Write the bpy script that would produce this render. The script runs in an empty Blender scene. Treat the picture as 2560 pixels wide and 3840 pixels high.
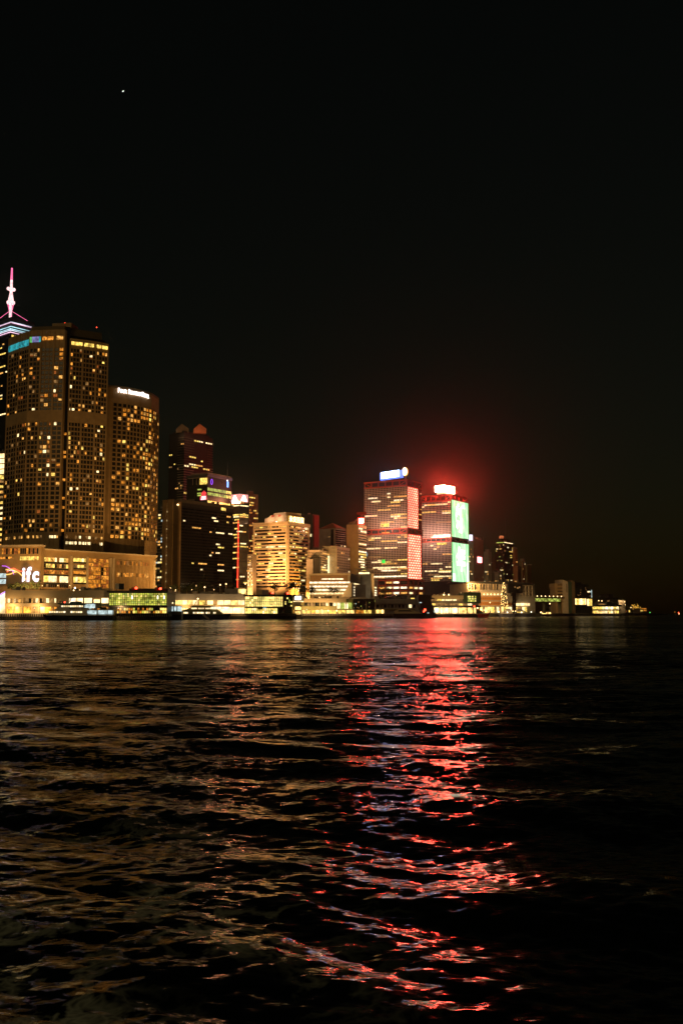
import bpy, bmesh, math, random
import numpy as np
from mathutils import Vector
random.seed(7)
rnd = random.random
scene = bpy.context.scene
COL = scene.collection

# ------------------------------------------------------------------ camera, sky, sun, exposure
F = 3733.33                      # focal length in photograph pixels (35 mm lens, 24 x 36 frame upright)
TILT = math.atan(380 / F)        # the horizon lies 380 px under the picture centre
CAMZ = 4.0                       # eye height over the water, on a ferry deck
cam = bpy.data.cameras.new('camera')
cam.sensor_fit = 'VERTICAL'; cam.sensor_height = 36; cam.sensor_width = 24; cam.lens = 35
cam.clip_start = .1; cam.clip_end = 30000
camo = bpy.data.objects.new('camera', cam); COL.objects.link(camo)
camo.location = (0, 0, CAMZ); camo.rotation_euler = (math.pi / 2 + TILT, 0, 0)
scene.camera = camo
world = bpy.data.worlds.new('World'); scene.world = world; world.use_nodes = True
wn = world.node_tree; wn.nodes.clear()
sky = wn.nodes.new('ShaderNodeTexSky'); sky.sky_type = 'NISHITA'; sky.sun_disc = False
SUN_EL, SUN_AZ = 28, 205
sky.sun_elevation = math.radians(4); sky.sun_rotation = math.radians(SUN_AZ)
bg = wn.nodes.new('ShaderNodeBackground'); bg.inputs['Strength'].default_value = .0018
wo = wn.nodes.new('ShaderNodeOutputWorld')
tint = wn.nodes.new('ShaderNodeVectorMath'); tint.operation = 'MULTIPLY'; tint.inputs[1].default_value = (1.05, .92, .62)      # sodium-lit city air
wn.links.new(sky.outputs[0], tint.inputs[0]); wn.links.new(tint.outputs[0], bg.inputs[0]); wn.links.new(bg.outputs[0], wo.inputs[0])
sun = bpy.data.lights.new('sun', 'SUN'); sun.energy = .25; sun.angle = math.radians(40); sun.color = (1, .68, .3)  # no sun at night: broad warm light added for the city glow
suno = bpy.data.objects.new('sun', sun); COL.objects.link(suno)
_az = math.radians(SUN_AZ); _el = math.radians(SUN_EL)
suno.rotation_euler = Vector((math.sin(_az) * math.cos(_el), math.cos(_az) * math.cos(_el), math.sin(_el))).to_track_quat('Z', 'Y').to_euler()
vs = scene.view_settings
vs.view_transform = 'Standard'; vs.look = 'None'; vs.exposure = 0; vs.gamma = 1; vs.use_curve_mapping = False
cy = scene.cycles
cy.max_bounces = 5; cy.diffuse_bounces = 2; cy.glossy_bounces = 3; cy.volume_bounces = 0
cy.transmission_bounces = 2; cy.caustics_reflective = False; cy.caustics_refractive = False
cy.sample_clamp_indirect = 6; cy.sample_clamp_direct = 0
cy.use_denoising = True

# ------------------------------------------------------------------ geometry helpers
CT, ST = math.cos(TILT), math.sin(TILT)
def ray(px, py):
    u = (px - 1280) / F; v = (1920 - py) / F
    return u, CT - v * ST, ST + v * CT
def pt(px, py, D):               # a place in the world, seen in that direction at a ground distance of D metres
    r = ray(px, py); k = D / r[1]
    return Vector((r[0] * k, D, CAMZ + r[2] * k))
ORG = {}                         # world origin of each root / part
class Fc:                        # an upright facade plane, from p0 (left) to p1 (right) as seen from the water
    def __init__(s, p0, p1):
        s.p = Vector(p0[:2]); e = Vector(p1[:2]); s.L = (e - s.p).length
        s.d = (e - s.p) / s.L; s.n = Vector((s.d.y, -s.d.x)); s.rz = math.atan2(s.d.y, s.d.x)
    def at(s, px, py):
        r = ray(px, py); a, b = r[0], r[1]
        det = a * (-s.d.y) + s.d.x * b
        k = (s.p.x * (-s.d.y) + s.d.x * s.p.y) / det
        ss = (a * s.p.y - b * s.p.x) / det
        return ss, CAMZ + r[2] * k
    def w(s, a, o, z):
        q = s.p + s.d * a + s.n * o
        return (q.x, q.y, z)
    def rect(s, x0, y0, x1, y1):
        a0, z1 = s.at(x0, y0); a1, z0 = s.at(x1, y1)
        return a0, a1, z0, z1

class MB:
    def __init__(s): s.v = []; s.f = []; s.m = []; s.ml = []
    def mi(s, mat):
        if mat not in s.ml: s.ml.append(mat)
        return s.ml.index(mat)
    def add(s, vs, fs, mat):
        b = len(s.v); k = s.mi(mat); s.v += [tuple(q) for q in vs]
        for f in fs: s.f.append([b + i for i in f]); s.m.append(k)
    def hexa(s, v8, mat):
        s.add(v8, [(0, 3, 2, 1), (4, 5, 6, 7), (0, 1, 5, 4), (1, 2, 6, 5), (2, 3, 7, 6), (3, 0, 4, 7)], mat)
    def fbox(s, fc, a0, a1, z0, z1, o0, o1, mat):
        s.hexa([fc.w(a0, o1, z0), fc.w(a1, o1, z0), fc.w(a1, o0, z0), fc.w(a0, o0, z0),
                fc.w(a0, o1, z1), fc.w(a1, o1, z1), fc.w(a1, o0, z1), fc.w(a0, o0, z1)], mat)
    def prism(s, poly, z0, z1, mat, top=None):
        n = len(poly); t = top or poly
        v = [(p[0], p[1], z0) for p in poly] + [(p[0], p[1], z1) for p in t]
        s.add(v, [tuple(range(n))[::-1], tuple(range(n, 2 * n))] + [(i, (i + 1) % n, n + (i + 1) % n, n + i) for i in range(n)], mat)
    def fprism(s, fc, prof, o0, o1, mat):       # outline (a, z) on a facade, pushed through from o0 to o1
        n = len(prof)
        v = [fc.w(a, o1, z) for a, z in prof] + [fc.w(a, o0, z) for a, z in prof]
        s.add(v, [tuple(range(n)), tuple(range(n, 2 * n))[::-1]] + [(i, n + i, n + (i + 1) % n, (i + 1) % n) for i in range(n)], mat)
    def tube(s, p, q, r, mat, n=6, r2=None):
        p = Vector(p); q = Vector(q); ax = (q - p).normalized(); r2 = r if r2 is None else r2
        e = ax.orthogonal().normalized(); g = ax.cross(e)
        v = [p + (e * math.cos(6.28319 * i / n) + g * math.sin(6.28319 * i / n)) * r for i in range(n)]
        v += [q + (e * math.cos(6.28319 * i / n) + g * math.sin(6.28319 * i / n)) * r2 for i in range(n)]
        s.add(v, [tuple(range(n))[::-1], tuple(range(n, 2 * n))] + [(i, (i + 1) % n, n + (i + 1) % n, n + i) for i in range(n)], mat)
    def lathe(s, c, prof, mat, n=12):
        v = []
        for r, z in prof: v += [(c[0] + r * math.cos(6.28319 * i / n), c[1] + r * math.sin(6.28319 * i / n), z) for i in range(n)]
        k = len(prof)
        fs = [(j * n + i, j * n + (i + 1) % n, (j + 1) * n + (i + 1) % n, (j + 1) * n + i) for j in range(k - 1) for i in range(n)]
        fs += [tuple(range(n))[::-1], tuple(range((k - 1) * n, k * n))]
        s.add(v, fs, mat)
    def ball(s, c, r, mat, n=8):
        s.lathe(c, [(max(.02 * r, r * math.sin(math.pi * j / 6)), c[2] - r * math.cos(math.pi * j / 6)) for j in range(7)], mat, n)
    def build(s, name, parent=None, kind=None, smooth=False):
        o = ORG.get(parent, Vector((0, 0, 0)))
        me = bpy.data.meshes.new(name)
        me.from_pydata([(x - o[0], y - o[1], z - o[2]) for x, y, z in s.v], [], s.f)
        for m in s.ml: me.materials.append(m)
        me.polygons.foreach_set('material_index', s.m)
        if smooth: me.polygons.foreach_set('use_smooth', [True] * len(me.polygons))
        me.update()
        ob = bpy.data.objects.new(name, me); COL.objects.link(ob); ob.parent = parent; ORG[ob] = o
        if kind: ob['kind'] = kind
        return ob
def tag(o, label, cat, group=None):
    o['label'] = label; o['category'] = cat
    if group: o['group'] = group
    return o
def thing(name, label, cat, loc, group=None):
    o = bpy.data.objects.new(name, None); COL.objects.link(o); o.location = loc
    o.empty_display_size = .5; ORG[o] = Vector(loc)
    return tag(o, label, cat, group)

_unit = {}
def unit_box(mat):
    if mat not in _unit:
        m = MB(); m.hexa([(-.5, -.5, -.5), (.5, -.5, -.5), (.5, .5, -.5), (-.5, .5, -.5), (-.5, -.5, .5), (.5, -.5, .5), (.5, .5, .5), (-.5, .5, .5)], mat)
        me = bpy.data.meshes.new('pane'); me.from_pydata(m.v, [], m.f); me.materials.append(mat); me.update(); _unit[mat] = me
    return _unit[mat]
def slab(name, parent, fc, a0, a1, z0, z1, o0, o1, mat):      # one box-shaped piece with shared mesh data
    ob = bpy.data.objects.new(name, unit_box(mat)); COL.objects.link(ob); ob.parent = parent
    g = ORG[parent]; c = fc.w((a0 + a1) / 2, (o0 + o1) / 2, (z0 + z1) / 2)
    ob.location = (c[0] - g[0], c[1] - g[1], c[2] - g[2]); ob.rotation_euler = (0, 0, fc.rz)
    ob.scale = (abs(a1 - a0), abs(o1 - o0), abs(z1 - z0)); ORG[ob] = g
    return ob
class Win:
    def __init__(s, parent, name='window', rest='window_field', limit=300, minpx=8):
        s.p = parent; s.n = name; s.rn = rest; s.lim = limit; s.mp = minpx; s.r = []
    def add(s, fc, a0, a1, z0, z1, mat, o0=-.1, o1=.08):
        if a1 - a0 > .05 and z1 - z0 > .05: s.r.append((fc, a0, a1, z0, z1, mat, o0, o1))
    def px(s, fc, x0, y0, x1, y1, mat, o0=-.1, o1=.08):
        s.add(fc, *fc.rect(x0, y0, x1, y1), mat, o0, o1)
    def done(s):
        def big(r): return max(r[2] - r[1], r[4] - r[3]) * F / r[0].p.y
        r = sorted(s.r, key=lambda q: -(q[2] - q[1]) * (q[4] - q[3]) * (3 if q[5].get('lit') else 1))
        one = [q for q in r if big(q) >= s.mp][:s.lim]; ids = set(map(id, one))
        rest = [q for q in r if id(q) not in ids]
        for q in one: slab(s.n, s.p, q[0], q[1], q[2], q[3], q[4], q[6], q[7], q[5])
        if rest:
            m = MB()
            for q in rest: m.fbox(q[0], q[1], q[2], q[3], q[4], q[6], q[7], q[5])
            m.build(s.rn, s.p, 'stuff')
def grid(win, fc, a0, a1, z0, z1, nc, nr, fw, fh, choose, o0=-.1, o1=.08):
    cw = (a1 - a0) / nc; ch = (z1 - z0) / nr
    for r in range(nr):
        for c in range(nc):
            m = choose(r, c)
            if m is None: continue
            x = a0 + cw * (c + .5); z = z0 + ch * (r + .5)
            win.add(fc, x - cw * fw / 2, x + cw * fw / 2, z - ch * fh / 2, z + ch * fh / 2, m, o0, o1)
def runs(nr, nc, p_row, lo, hi, mats, dark):     # floors with runs of lit panes, the way offices are lit
    t = {}
    for r in range(nr):
        k = 0
        while rnd() < p_row and k < 4:
            a = random.randrange(nc); n = random.randint(lo, hi); m = random.choice(mats); k += 1
            for c in range(a, min(nc, a + n)): t[(r, c)] = m
    return lambda r, c: t.get((r, c), dark)
class Block:                     # a right-angled building given by its near corner and how far each face runs
    def __init__(s, name, label, cat, xn, D, xl, xr, phi=31, py=2200, group=None, base=4.0):
        ph = math.radians(phi); s.N = pt(xn, py, D).to_2d(); s.xn = xn; s.Dn = D
        l = Vector((-math.cos(ph), math.sin(ph))); r = Vector((math.sin(ph), math.cos(ph)))
        f = Fc(s.N, s.N + l); a = f.at(xl, py)[0]; g = Fc(s.N, s.N + r); b = g.at(xr, py)[0]
        s.Lp = s.N + l * a; s.Rp = s.N + r * b; s.Bp = s.Lp + r * b
        s.W = a; s.Dp = b; s.A = Fc(s.Lp, s.N); s.B = Fc(s.N, s.Rp)
        s.o = thing(name, label, cat, (s.N.x, s.N.y, base), group); s.base = base
    def z(s, py): return pt(s.xn, py, s.Dn).z
    def plan(s, g=0):
        c = (s.N + s.Bp) / 2; l = (s.Lp - s.N).normalized(); r = (s.Rp - s.N).normalized()
        return [s.N - l * g - r * g, s.Rp - l * g + r * g, s.Bp + l * g + r * g, s.Lp + l * g - r * g]
    def body(s, z0, z1, mat, name='wall', g=0, parent=None):
        m = MB(); m.prism(s.plan(g), z0, z1, mat); return m.build(name, parent or s.o)
    def clutter(s, z, n=6, sc=1.0):                     # tanks, lift huts, pipes and masts on the roof
        for k in range(n):
            u, v = .1 + .8 * rnd(), .12 + .7 * rnd(); q = s.A.w(s.W * u, -s.Dp * v, z); t = rnd(); m = MB()
            if t < .4: f = Fc((q[0] - 1.6 * sc, q[1]), (q[0] + (1 + 2 * rnd()) * sc, q[1] + .4)); m.fbox(f, 0, f.L, z, z + (1.2 + 2.2 * rnd()) * sc, -2.5, 0, random.choice([CONC, DCONC, GREYC])); m.build('roof_hut', s.o)
            elif t < .7: m.lathe(q, [(1.3 * sc, z), (1.3 * sc, z + 2.4 * sc), (.3, z + 2.8 * sc)], random.choice([CONC, STEEL]), 10); m.build('water_tank', s.o)
            else: m.tube(q, (q[0], q[1], z + (4 + 6 * rnd()) * sc), .14, STEEL, 5, .06); m.build('antenna', s.o)

# ------------------------------------------------------------------ materials
def nodes(name):
    m = bpy.data.materials.new(name); m.use_nodes = True; t = m.node_tree
    b = t.nodes['Principled BSDF']; return m, t, b
def noise(t, scale, detail=2, sx=1, sy=1, sz=1):
    g = t.nodes.new('ShaderNodeNewGeometry'); n = t.nodes.new('ShaderNodeTexNoise')
    mp = t.nodes.new('ShaderNodeMapping'); mp.inputs['Scale'].default_value = (scale * sx, scale * sy, scale * sz)
    t.links.new(g.outputs['Position'], mp.inputs[0]); t.links.new(mp.outputs[0], n.inputs['Vector'])
    n.inputs['Scale'].default_value = 1; n.inputs['Detail'].default_value = detail
    return n
def wmat(name, col, rough=.7, var=.25, scale=.25, metal=0, spec=.3):
    m, t, b = nodes(name)
    n = noise(t, scale, 4); n2 = noise(t, scale * .18, 3, 1, 1, .25)
    mx = t.nodes.new('ShaderNodeMix'); mx.data_type = 'FLOAT'; mx.inputs[0].default_value = .5
    t.links.new(n.outputs[0], mx.inputs[2]); t.links.new(n2.outputs[0], mx.inputs[3])
    r = t.nodes.new('ShaderNodeValToRGB'); r.color_ramp.elements[0].position = .3; r.color_ramp.elements[1].position = .7
    r.color_ramp.elements[0].color = (*[c * (1 - var) for c in col], 1); r.color_ramp.elements[1].color = (*[min(1, c * (1 + var)) for c in col], 1)
    t.links.new(mx.outputs[0], r.inputs[0]); t.links.new(r.outputs[0], b.inputs['Base Color'])
    b.inputs['Roughness'].default_value = rough; b.inputs['Metallic'].default_value = metal; b.inputs['Specular IOR Level'].default_value = spec
    return m
def emat(name, col, st, var=.6, scale=.45, sample=False, base=.02, detail=3):
    m, t, b = nodes(name)
    b.inputs['Base Color'].default_value = (base, base, base, 1); b.inputs['Roughness'].default_value = .3
    b.inputs['Emission Color'].default_value = (*col, 1)
    if var:
        n = noise(t, scale, detail); mr = t.nodes.new('ShaderNodeMapRange')
        mr.inputs[1].default_value = .33; mr.inputs[2].default_value = .67
        mr.inputs[3].default_value = st * (1 - var); mr.inputs[4].default_value = st * (1 + var)
        t.links.new(n.outputs[0], mr.inputs[0]); t.links.new(mr.outputs[0], b.inputs['Emission Strength'])
    else: b.inputs['Emission Strength'].default_value = st
    m.cycles.emission_sampling = 'FRONT' if sample else 'NONE'
    m['lit'] = 1
    return m
STONE = wmat('tan_stone', (.34, .245, .13)); STONE2 = wmat('pale_stone', (.5, .43, .32)); DSTONE = wmat('brown_stone', (.16, .12, .065))
CONC = wmat('concrete', (.36, .33, .28)); DCONC = wmat('dark_concrete', (.12, .11, .095)); GREYC = wmat('grey_cladding', (.3, .29, .29))
WHITE = wmat('white_panel', (.72, .68, .6), .5, .12); PANEL = wmat('cream_panel', (.5, .4, .25), .55, .15)
DARK = wmat('dark_cladding', (.035, .036, .035), .45); BLACK = wmat('black_metal', (.012, .013, .014), .5)
RED = wmat('red_paint', (.42, .075, .055), .55, .2); REDD = wmat('dark_or_shaded_red', (.2, .035, .03), .55, .2)  # the darker red also serves as shaded copy on the towers' side faces
PINKG = wmat('white_mullion', (.62, .5, .46), .5, .15)
GLASS = wmat('dark_glass', (.018, .02, .024), .12, .4, .5, 0, .5); GLASSB = wmat('blue_grey_glass', (.035, .042, .055), .15, .4, .5, 0, .5)
GREEN = wmat('green_cladding', (.05, .09, .06), .5); TAR = wmat('fender_timber', (.014, .013, .011), .8, .5, 1.2)
STEEL = wmat('steel', (.2, .2, .2), .4, .2, .5, .6); ORANGEW = wmat('ochre_panel', (.5, .22, .06), .6)
HULLD = wmat('navy_hull', (.012, .017, .028), .45); HULLW = wmat('white_hull', (.6, .58, .52), .4, .12); HULLR = wmat('red_hull', (.5, .03, .02), .4)
TEAL = wmat('teal_deckhouse', (.05, .14, .14), .5); OLIVE = wmat('olive_panel', (.24, .22, .09), .6)
W_OR = emat('lit_window_orange', (1, .36, .045), .85, .85, .7); W_WARM = emat('lit_window_warm', (1, .47, .1), 1.0, .75, .6)
W_PALE = emat('lit_window_pale', (1, .75, .36), 1.6, .55, .5); W_YEL = emat('lit_window_yellow', (1, .66, .13), 1.2, .7, .5)
W_DIM = emat('lit_window_dim', (1, .5, .15), .28, .8, .5); W_WHITE = emat('lit_window_white', (1, .8, .5), 1.8, .5, .4)
W_GREEN = emat('lit_window_green', (.62, .72, .12), .62, .7, .35); W_COOL = emat('lit_window_cool', (.75, .95, .95), .75, .5, .5)
W_DEEP = emat('lit_window_amber', (1, .33, .03), .62, .75, .5); W_RUST = emat('lit_window_rust', (1, .25, .04), .3, .8, .7)
HALL = emat('lit_hall_gold', (1, .62, .18), 1.9, .8, .22); HALLW = emat('lit_hall_cream', (1, .7, .32), 2.2, .55, .2)
HALLO = emat('lit_hall_orange', (1, .42, .05), 2.0, .8, .3)
GGREEN = emat('green_gold_glass', (.8, .8, .1), .62, .75, .3); GYEL = emat('gold_glass', (1, .78, .2), 1.15, .55, .3)
LAMP = emat('lamp_bulb', (1, .62, .25), 4.5, 0); LAMPW = emat('white_lamp_bulb', (1, .85, .6), 5, 0)
BEACON = emat('red_beacon', (1, .05, .02), 9, 0)
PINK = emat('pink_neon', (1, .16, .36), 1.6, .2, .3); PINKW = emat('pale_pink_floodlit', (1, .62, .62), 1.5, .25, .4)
MAG = emat('magenta_neon', (1, .12, .6), 2.2, .2); CYAN = emat('cyan_lit_glass', (.05, .55, .62), .55, .6, .35); LGREEN = emat('lime_lit_glass', (.2, .9, .2), .6, .3)
VIO = emat('violet_lit_glass', (.35, .35, .8), .5, .5, .4); STRIPW = emat('white_led_strip', (.8, .85, 1), 1.1, .5, .1); STRIPP = emat('pink_led_strip', (1, .6, .8), 1.2, .4, .1)
STRIPC = emat('cyan_led_strip', (.5, .9, 1), 1.1, .5, .1)
SIGNW = emat('white_sign_face', (1, .86, .8), 3, 0); SIGNIFC = emat('white_letter_face', (1, .8, .9), 2.4, 0)

# ------------------------------------------------------------------ water
def build_water():
    inv = np.linspace(1 / 4.5, 1 / 9000, 760); Y = 1 / inv
    U = np.linspace(-.8, .8, 680)
    Yg = np.repeat(Y[:, None], len(U), 1); Xg = Yg * U[None, :]
    dy = np.abs(np.gradient(Y))[:, None]; dx = Yg * (U[1] - U[0])
    cell = np.maximum(dy * .5, dx)
    Z = np.zeros_like(Xg); rs = np.random.RandomState(11)
    lost = np.zeros_like(Xg)
    def wave(ph, lam, amp):
        k = 2 * math.pi / lam; lost[...] += (k * amp) ** 2 / 2 * (1 - np.clip(1.6 - 3.2 * cell / lam, 0, 1) ** 2)
        s = np.sin(k * ph); s = s + .22 * np.cos(2 * k * ph)
        return amp * s * np.clip(1.6 - 3.2 * cell / lam, 0, 1)
    sw = Yg - .42 * np.sqrt((Xg - 4) ** 2 + 12 ** 2)                # curved stern waves left behind the ferry
    env = .55 + .45 * np.sin(Yg * .045 + Xg * .03 + 1)
    Z += wave(sw, 7.4, .06) * env + wave(sw * .97 + Xg * .12 + 2, 3.6, .036)
    v = Xg * .93 + Yg * .36
    Z += wave(v, 8.8, .04) * (.5 + .5 * np.sin(Yg * .06 + 2))
    for i in range(46):
        lam = 10 ** rs.uniform(-.45, 1.1); th = rs.normal(math.pi / 2, .62)
        amp = .0062 * lam ** .6
        wob = .25 * lam * np.sin((Xg * math.sin(th) - Yg * math.cos(th)) / (lam * 3.1) + rs.uniform(0, 6))
        Z += wave(Xg * math.cos(th) + Yg * math.sin(th) + wob + rs.uniform(0, 50), lam, amp) * (.6 + .4 * np.sin(Xg * rs.uniform(.02, .12) + Yg * rs.uniform(.02, .08) + rs.uniform(0, 6)))
    n, m = Xg.shape
    co = np.stack([Xg, Yg, Z], -1).reshape(-1, 3).astype(np.float32)
    i = np.arange((n - 1) * m).reshape(n - 1, m)[:, :-1].ravel()
    q = np.stack([i, i + 1, i + m + 1, i + m], 1).astype(np.int32)
    me = bpy.data.meshes.new('water'); me.vertices.add(len(co)); me.vertices.foreach_set('co', co.ravel())
    me.loops.add(q.size); me.loops.foreach_set('vertex_index', q.ravel())
    me.polygons.add(len(q)); me.polygons.foreach_set('loop_start', np.arange(0, q.size, 4, dtype=np.int32))
    me.polygons.foreach_set('use_smooth', np.ones(len(q), dtype=bool))
    me.update(calc_edges=True)
    at = me.attributes.new('chop', 'FLOAT', 'POINT'); at.data.foreach_set('value', np.sqrt(lost).astype(np.float32).ravel())   # slope of the waves too short for the mesh there
    o = bpy.data.objects.new('water', me); COL.objects.link(o); o['kind'] = 'structure'
    mt, t, b = nodes('harbour_water'); L = t.links.new
    geo = t.nodes.new('ShaderNodeNewGeometry')
    acc = None
    for sx, sy, ax, ay, det in ((4.2, 9.5, .5, .85, 3), (.9, 2.2, .3, .55, 3), (.14, .3, .12, .22, 2), (.03, .075, .06, .18, 2), (.011, .019, .04, .22, 2)):
        nz = noise(t, 1, det, sx, sy, 1)
        s = t.nodes.new('ShaderNodeVectorMath'); s.operation = 'SUBTRACT'; s.inputs[1].default_value = (.5, .5, .5); L(nz.outputs['Color'], s.inputs[0])
        k = t.nodes.new('ShaderNodeVectorMath'); k.operation = 'MULTIPLY'; k.inputs[1].default_value = (ax, ay, 0); L(s.outputs[0], k.inputs[0])
        if acc is None: acc = k
        else:
            a = t.nodes.new('ShaderNodeVectorMath'); a.operation = 'ADD'; L(acc.outputs[0], a.inputs[0]); L(k.outputs[0], a.inputs[1]); acc = a
    ch = t.nodes.new('ShaderNodeAttribute'); ch.attribute_name = 'chop'
    nz = noise(t, 1, 3, .45, 1.1, 1)
    s = t.nodes.new('ShaderNodeVectorMath'); s.operation = 'SUBTRACT'; s.inputs[1].default_value = (.5, .5, .5); L(nz.outputs['Color'], s.inputs[0])
    k = t.nodes.new('ShaderNodeVectorMath'); k.operation = 'MULTIPLY'; k.inputs[1].default_value = (6, 2, 0); L(s.outputs[0], k.inputs[0])
    ab = t.nodes.new('ShaderNodeVectorMath'); ab.operation = 'ABSOLUTE'; L(s.outputs[0], ab.inputs[0])      # steep faces of the short sea look towards the ferry
    kb = t.nodes.new('ShaderNodeVectorMath'); kb.operation = 'MULTIPLY_ADD'; kb.inputs[1].default_value = (0, -11, 0); L(ab.outputs[0], kb.inputs[0]); L(k.outputs[0], kb.inputs[2]); k = kb
    k2 = t.nodes.new('ShaderNodeVectorMath'); k2.operation = 'SCALE'; L(k.outputs[0], k2.inputs[0]); L(ch.outputs['Fac'], k2.inputs['Scale'])
    a = t.nodes.new('ShaderNodeVectorMath'); a.operation = 'ADD'; L(acc.outputs[0], a.inputs[0]); L(k2.outputs[0], a.inputs[1]); acc = a
    # gusts: calmer and rougher patches
    gu = noise(t, 1, 2, .03, .07, 1); gm = t.nodes.new('ShaderNodeMapRange'); gm.inputs[1].default_value = .35; gm.inputs[2].default_value = .65; gm.inputs[3].default_value = .45; gm.inputs[4].default_value = 1.4
    L(gu.outputs[0], gm.inputs[0])
    g2 = noise(t, 1, 3, .009, .017, 1); gm2 = t.nodes.new('ShaderNodeMapRange'); gm2.inputs[1].default_value = .38; gm2.inputs[2].default_value = .62; gm2.inputs[3].default_value = .6; gm2.inputs[4].default_value = 1.45; L(g2.outputs[0], gm2.inputs[0])
    gg = t.nodes.new('ShaderNodeMath'); gg.operation = 'MULTIPLY'; L(gm.outputs[0], gg.inputs[0]); L(gm2.outputs[0], gg.inputs[1]); gm = gg
    sc = t.nodes.new('ShaderNodeVectorMath'); sc.operation = 'SCALE'; L(acc.outputs[0], sc.inputs[0]); L(gm.outputs[0], sc.inputs['Scale'])
    ad = t.nodes.new('ShaderNodeVectorMath'); ad.operation = 'ADD'; L(geo.outputs['Normal'], ad.inputs[0]); L(sc.outputs[0], ad.inputs[1])
    no = t.nodes.new('ShaderNodeVectorMath'); no.operation = 'NORMALIZE'; L(ad.outputs[0], no.inputs[0])
    L(no.outputs[0], b.inputs['Normal'])
    # wake foam: thin marbled streaks in the ferry's own wake, on the left and close by
    wp = noise(t, 1, 3, .5, .5, 1); f1 = t.nodes.new('ShaderNodeTexNoise')
    f1.inputs['Scale'].default_value = .55; f1.inputs['Detail'].default_value = 5; f1.inputs['Roughness'].default_value = .62
    wm = t.nodes.new('ShaderNodeVectorMath'); wm.operation = 'MULTIPLY_ADD'; wm.inputs[1].default_value = (1.6, 1.6, 0); L(wp.outputs['Color'], wm.inputs[0]); L(geo.outputs['Position'], wm.inputs[2])
    L(wm.outputs[0], f1.inputs['Vector'])
    fs = t.nodes.new('ShaderNodeMath'); fs.operation = 'SUBTRACT'; fs.inputs[1].default_value = .5; L(f1.outputs[0], fs.inputs[0]); fa = t.nodes.new('ShaderNodeMath'); fa.operation = 'ABSOLUTE'; L(fs.outputs[0], fa.inputs[0])
    fr = t.nodes.new('ShaderNodeMapRange'); fr.inputs[1].default_value = .04; fr.inputs[2].default_value = .0; L(fa.outputs[0], fr.inputs[0])
    sp = t.nodes.new('ShaderNodeSeparateXYZ'); L(geo.outputs['Position'], sp.inputs[0])
    mx = t.nodes.new('ShaderNodeMapRange'); mx.inputs[1].default_value = 1.2; mx.inputs[2].default_value = -3.2; L(sp.outputs['X'], mx.inputs[0])
    my = t.nodes.new('ShaderNodeMapRange'); my.inputs[1].default_value = 21; my.inputs[2].default_value = 12; L(sp.outputs['Y'], my.inputs[0])
    big = noise(t, 1, 2, .28, .28, 1); bm = t.nodes.new('ShaderNodeMapRange'); bm.inputs[1].default_value = .42; bm.inputs[2].default_value = .56; L(big.outputs[0], bm.inputs[0])
    prev = fr
    for q_ in (mx, my, bm):
        mu = t.nodes.new('ShaderNodeMath'); mu.operation = 'MULTIPLY'; L(prev.outputs[0], mu.inputs[0]); L(q_.outputs[0], mu.inputs[1]); prev = mu
    fo = t.nodes.new('ShaderNodeBsdfDiffuse'); fo.inputs['Color'].default_value = (.5, .6, .52, 1)
    ms = t.nodes.new('ShaderNodeMixShader'); out = t.nodes['Material Output']
    L(prev.outputs[0], ms.inputs[0]); L(b.outputs[0], ms.inputs[1]); L(fo.outputs[0], ms.inputs[2]); L(ms.outputs[0], out.inputs[0])
    b.inputs['Base Color'].default_value = (.002, .0035, .003, 1); b.inputs['Roughness'].default_value = .11; b.inputs['IOR'].default_value = 1.23
    b.inputs['Specular IOR Level'].default_value = .5
    me.materials.append(mt)
build_water()

# ------------------------------------------------------------------ land behind the piers
def build_land():
    sh = [pt(-700, 2300, 600), pt(0, 2300, 612), pt(1000, 2300, 720), pt(1300, 2300, 830), pt(1700, 2300, 1040), pt(2040, 2300, 1290),
          pt(2330, 2300, 1560), pt(2450, 2300, 1900), pt(2500, 2300, 2900), pt(2300, 2300, 3600), pt(-700, 2300, 3000)]
    m = MB(); m.prism([(p.x, p.y) for p in sh], -3, 3.9, wmat('paving', (.11, .1, .09), .8))
    m.build('ground', None, 'structure')
build_land()

# ------------------------------------------------------------------ text
def glyphs(text, bold=0.0, caps=None):       # one mesh outline per character: (char, verts2d list, faces, x0, x1)
    res = []; x = 0
    for i, ch in enumerate(text):
        if ch == ' ': x += .32; continue
        c = bpy.data.curves.new('glyph', 'FONT'); c.body = ch; c.offset = bold; c.resolution_u = 4
        s = caps(i) if caps else 1
        o = bpy.data.objects.new('glyph', c); COL.objects.link(o)
        bpy.context.view_layer.update()
        me = bpy.data.meshes.new_from_object(o.evaluated_get(bpy.context.evaluated_depsgraph_get()))
        bm = bmesh.new(); bm.from_mesh(me); bmesh.ops.remove_doubles(bm, verts=bm.verts, dist=1e-4)
        vs_ = [(v.co.x * s, v.co.y * s) for v in bm.verts]; bm.verts.index_update()
        fs = [[v.index for v in f.verts] for f in bm.faces]; bm.free()
        bpy.data.objects.remove(o); bpy.data.curves.remove(c); bpy.data.meshes.remove(me)
        x0 = min(v[0] for v in vs_); x1 = max(v[0] for v in vs_)
        res.append((ch, [(v[0] - x0 + x, v[1]) for v in vs_], fs)); x += x1 - x0 + .09 * s
    return res, x - .09
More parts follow.
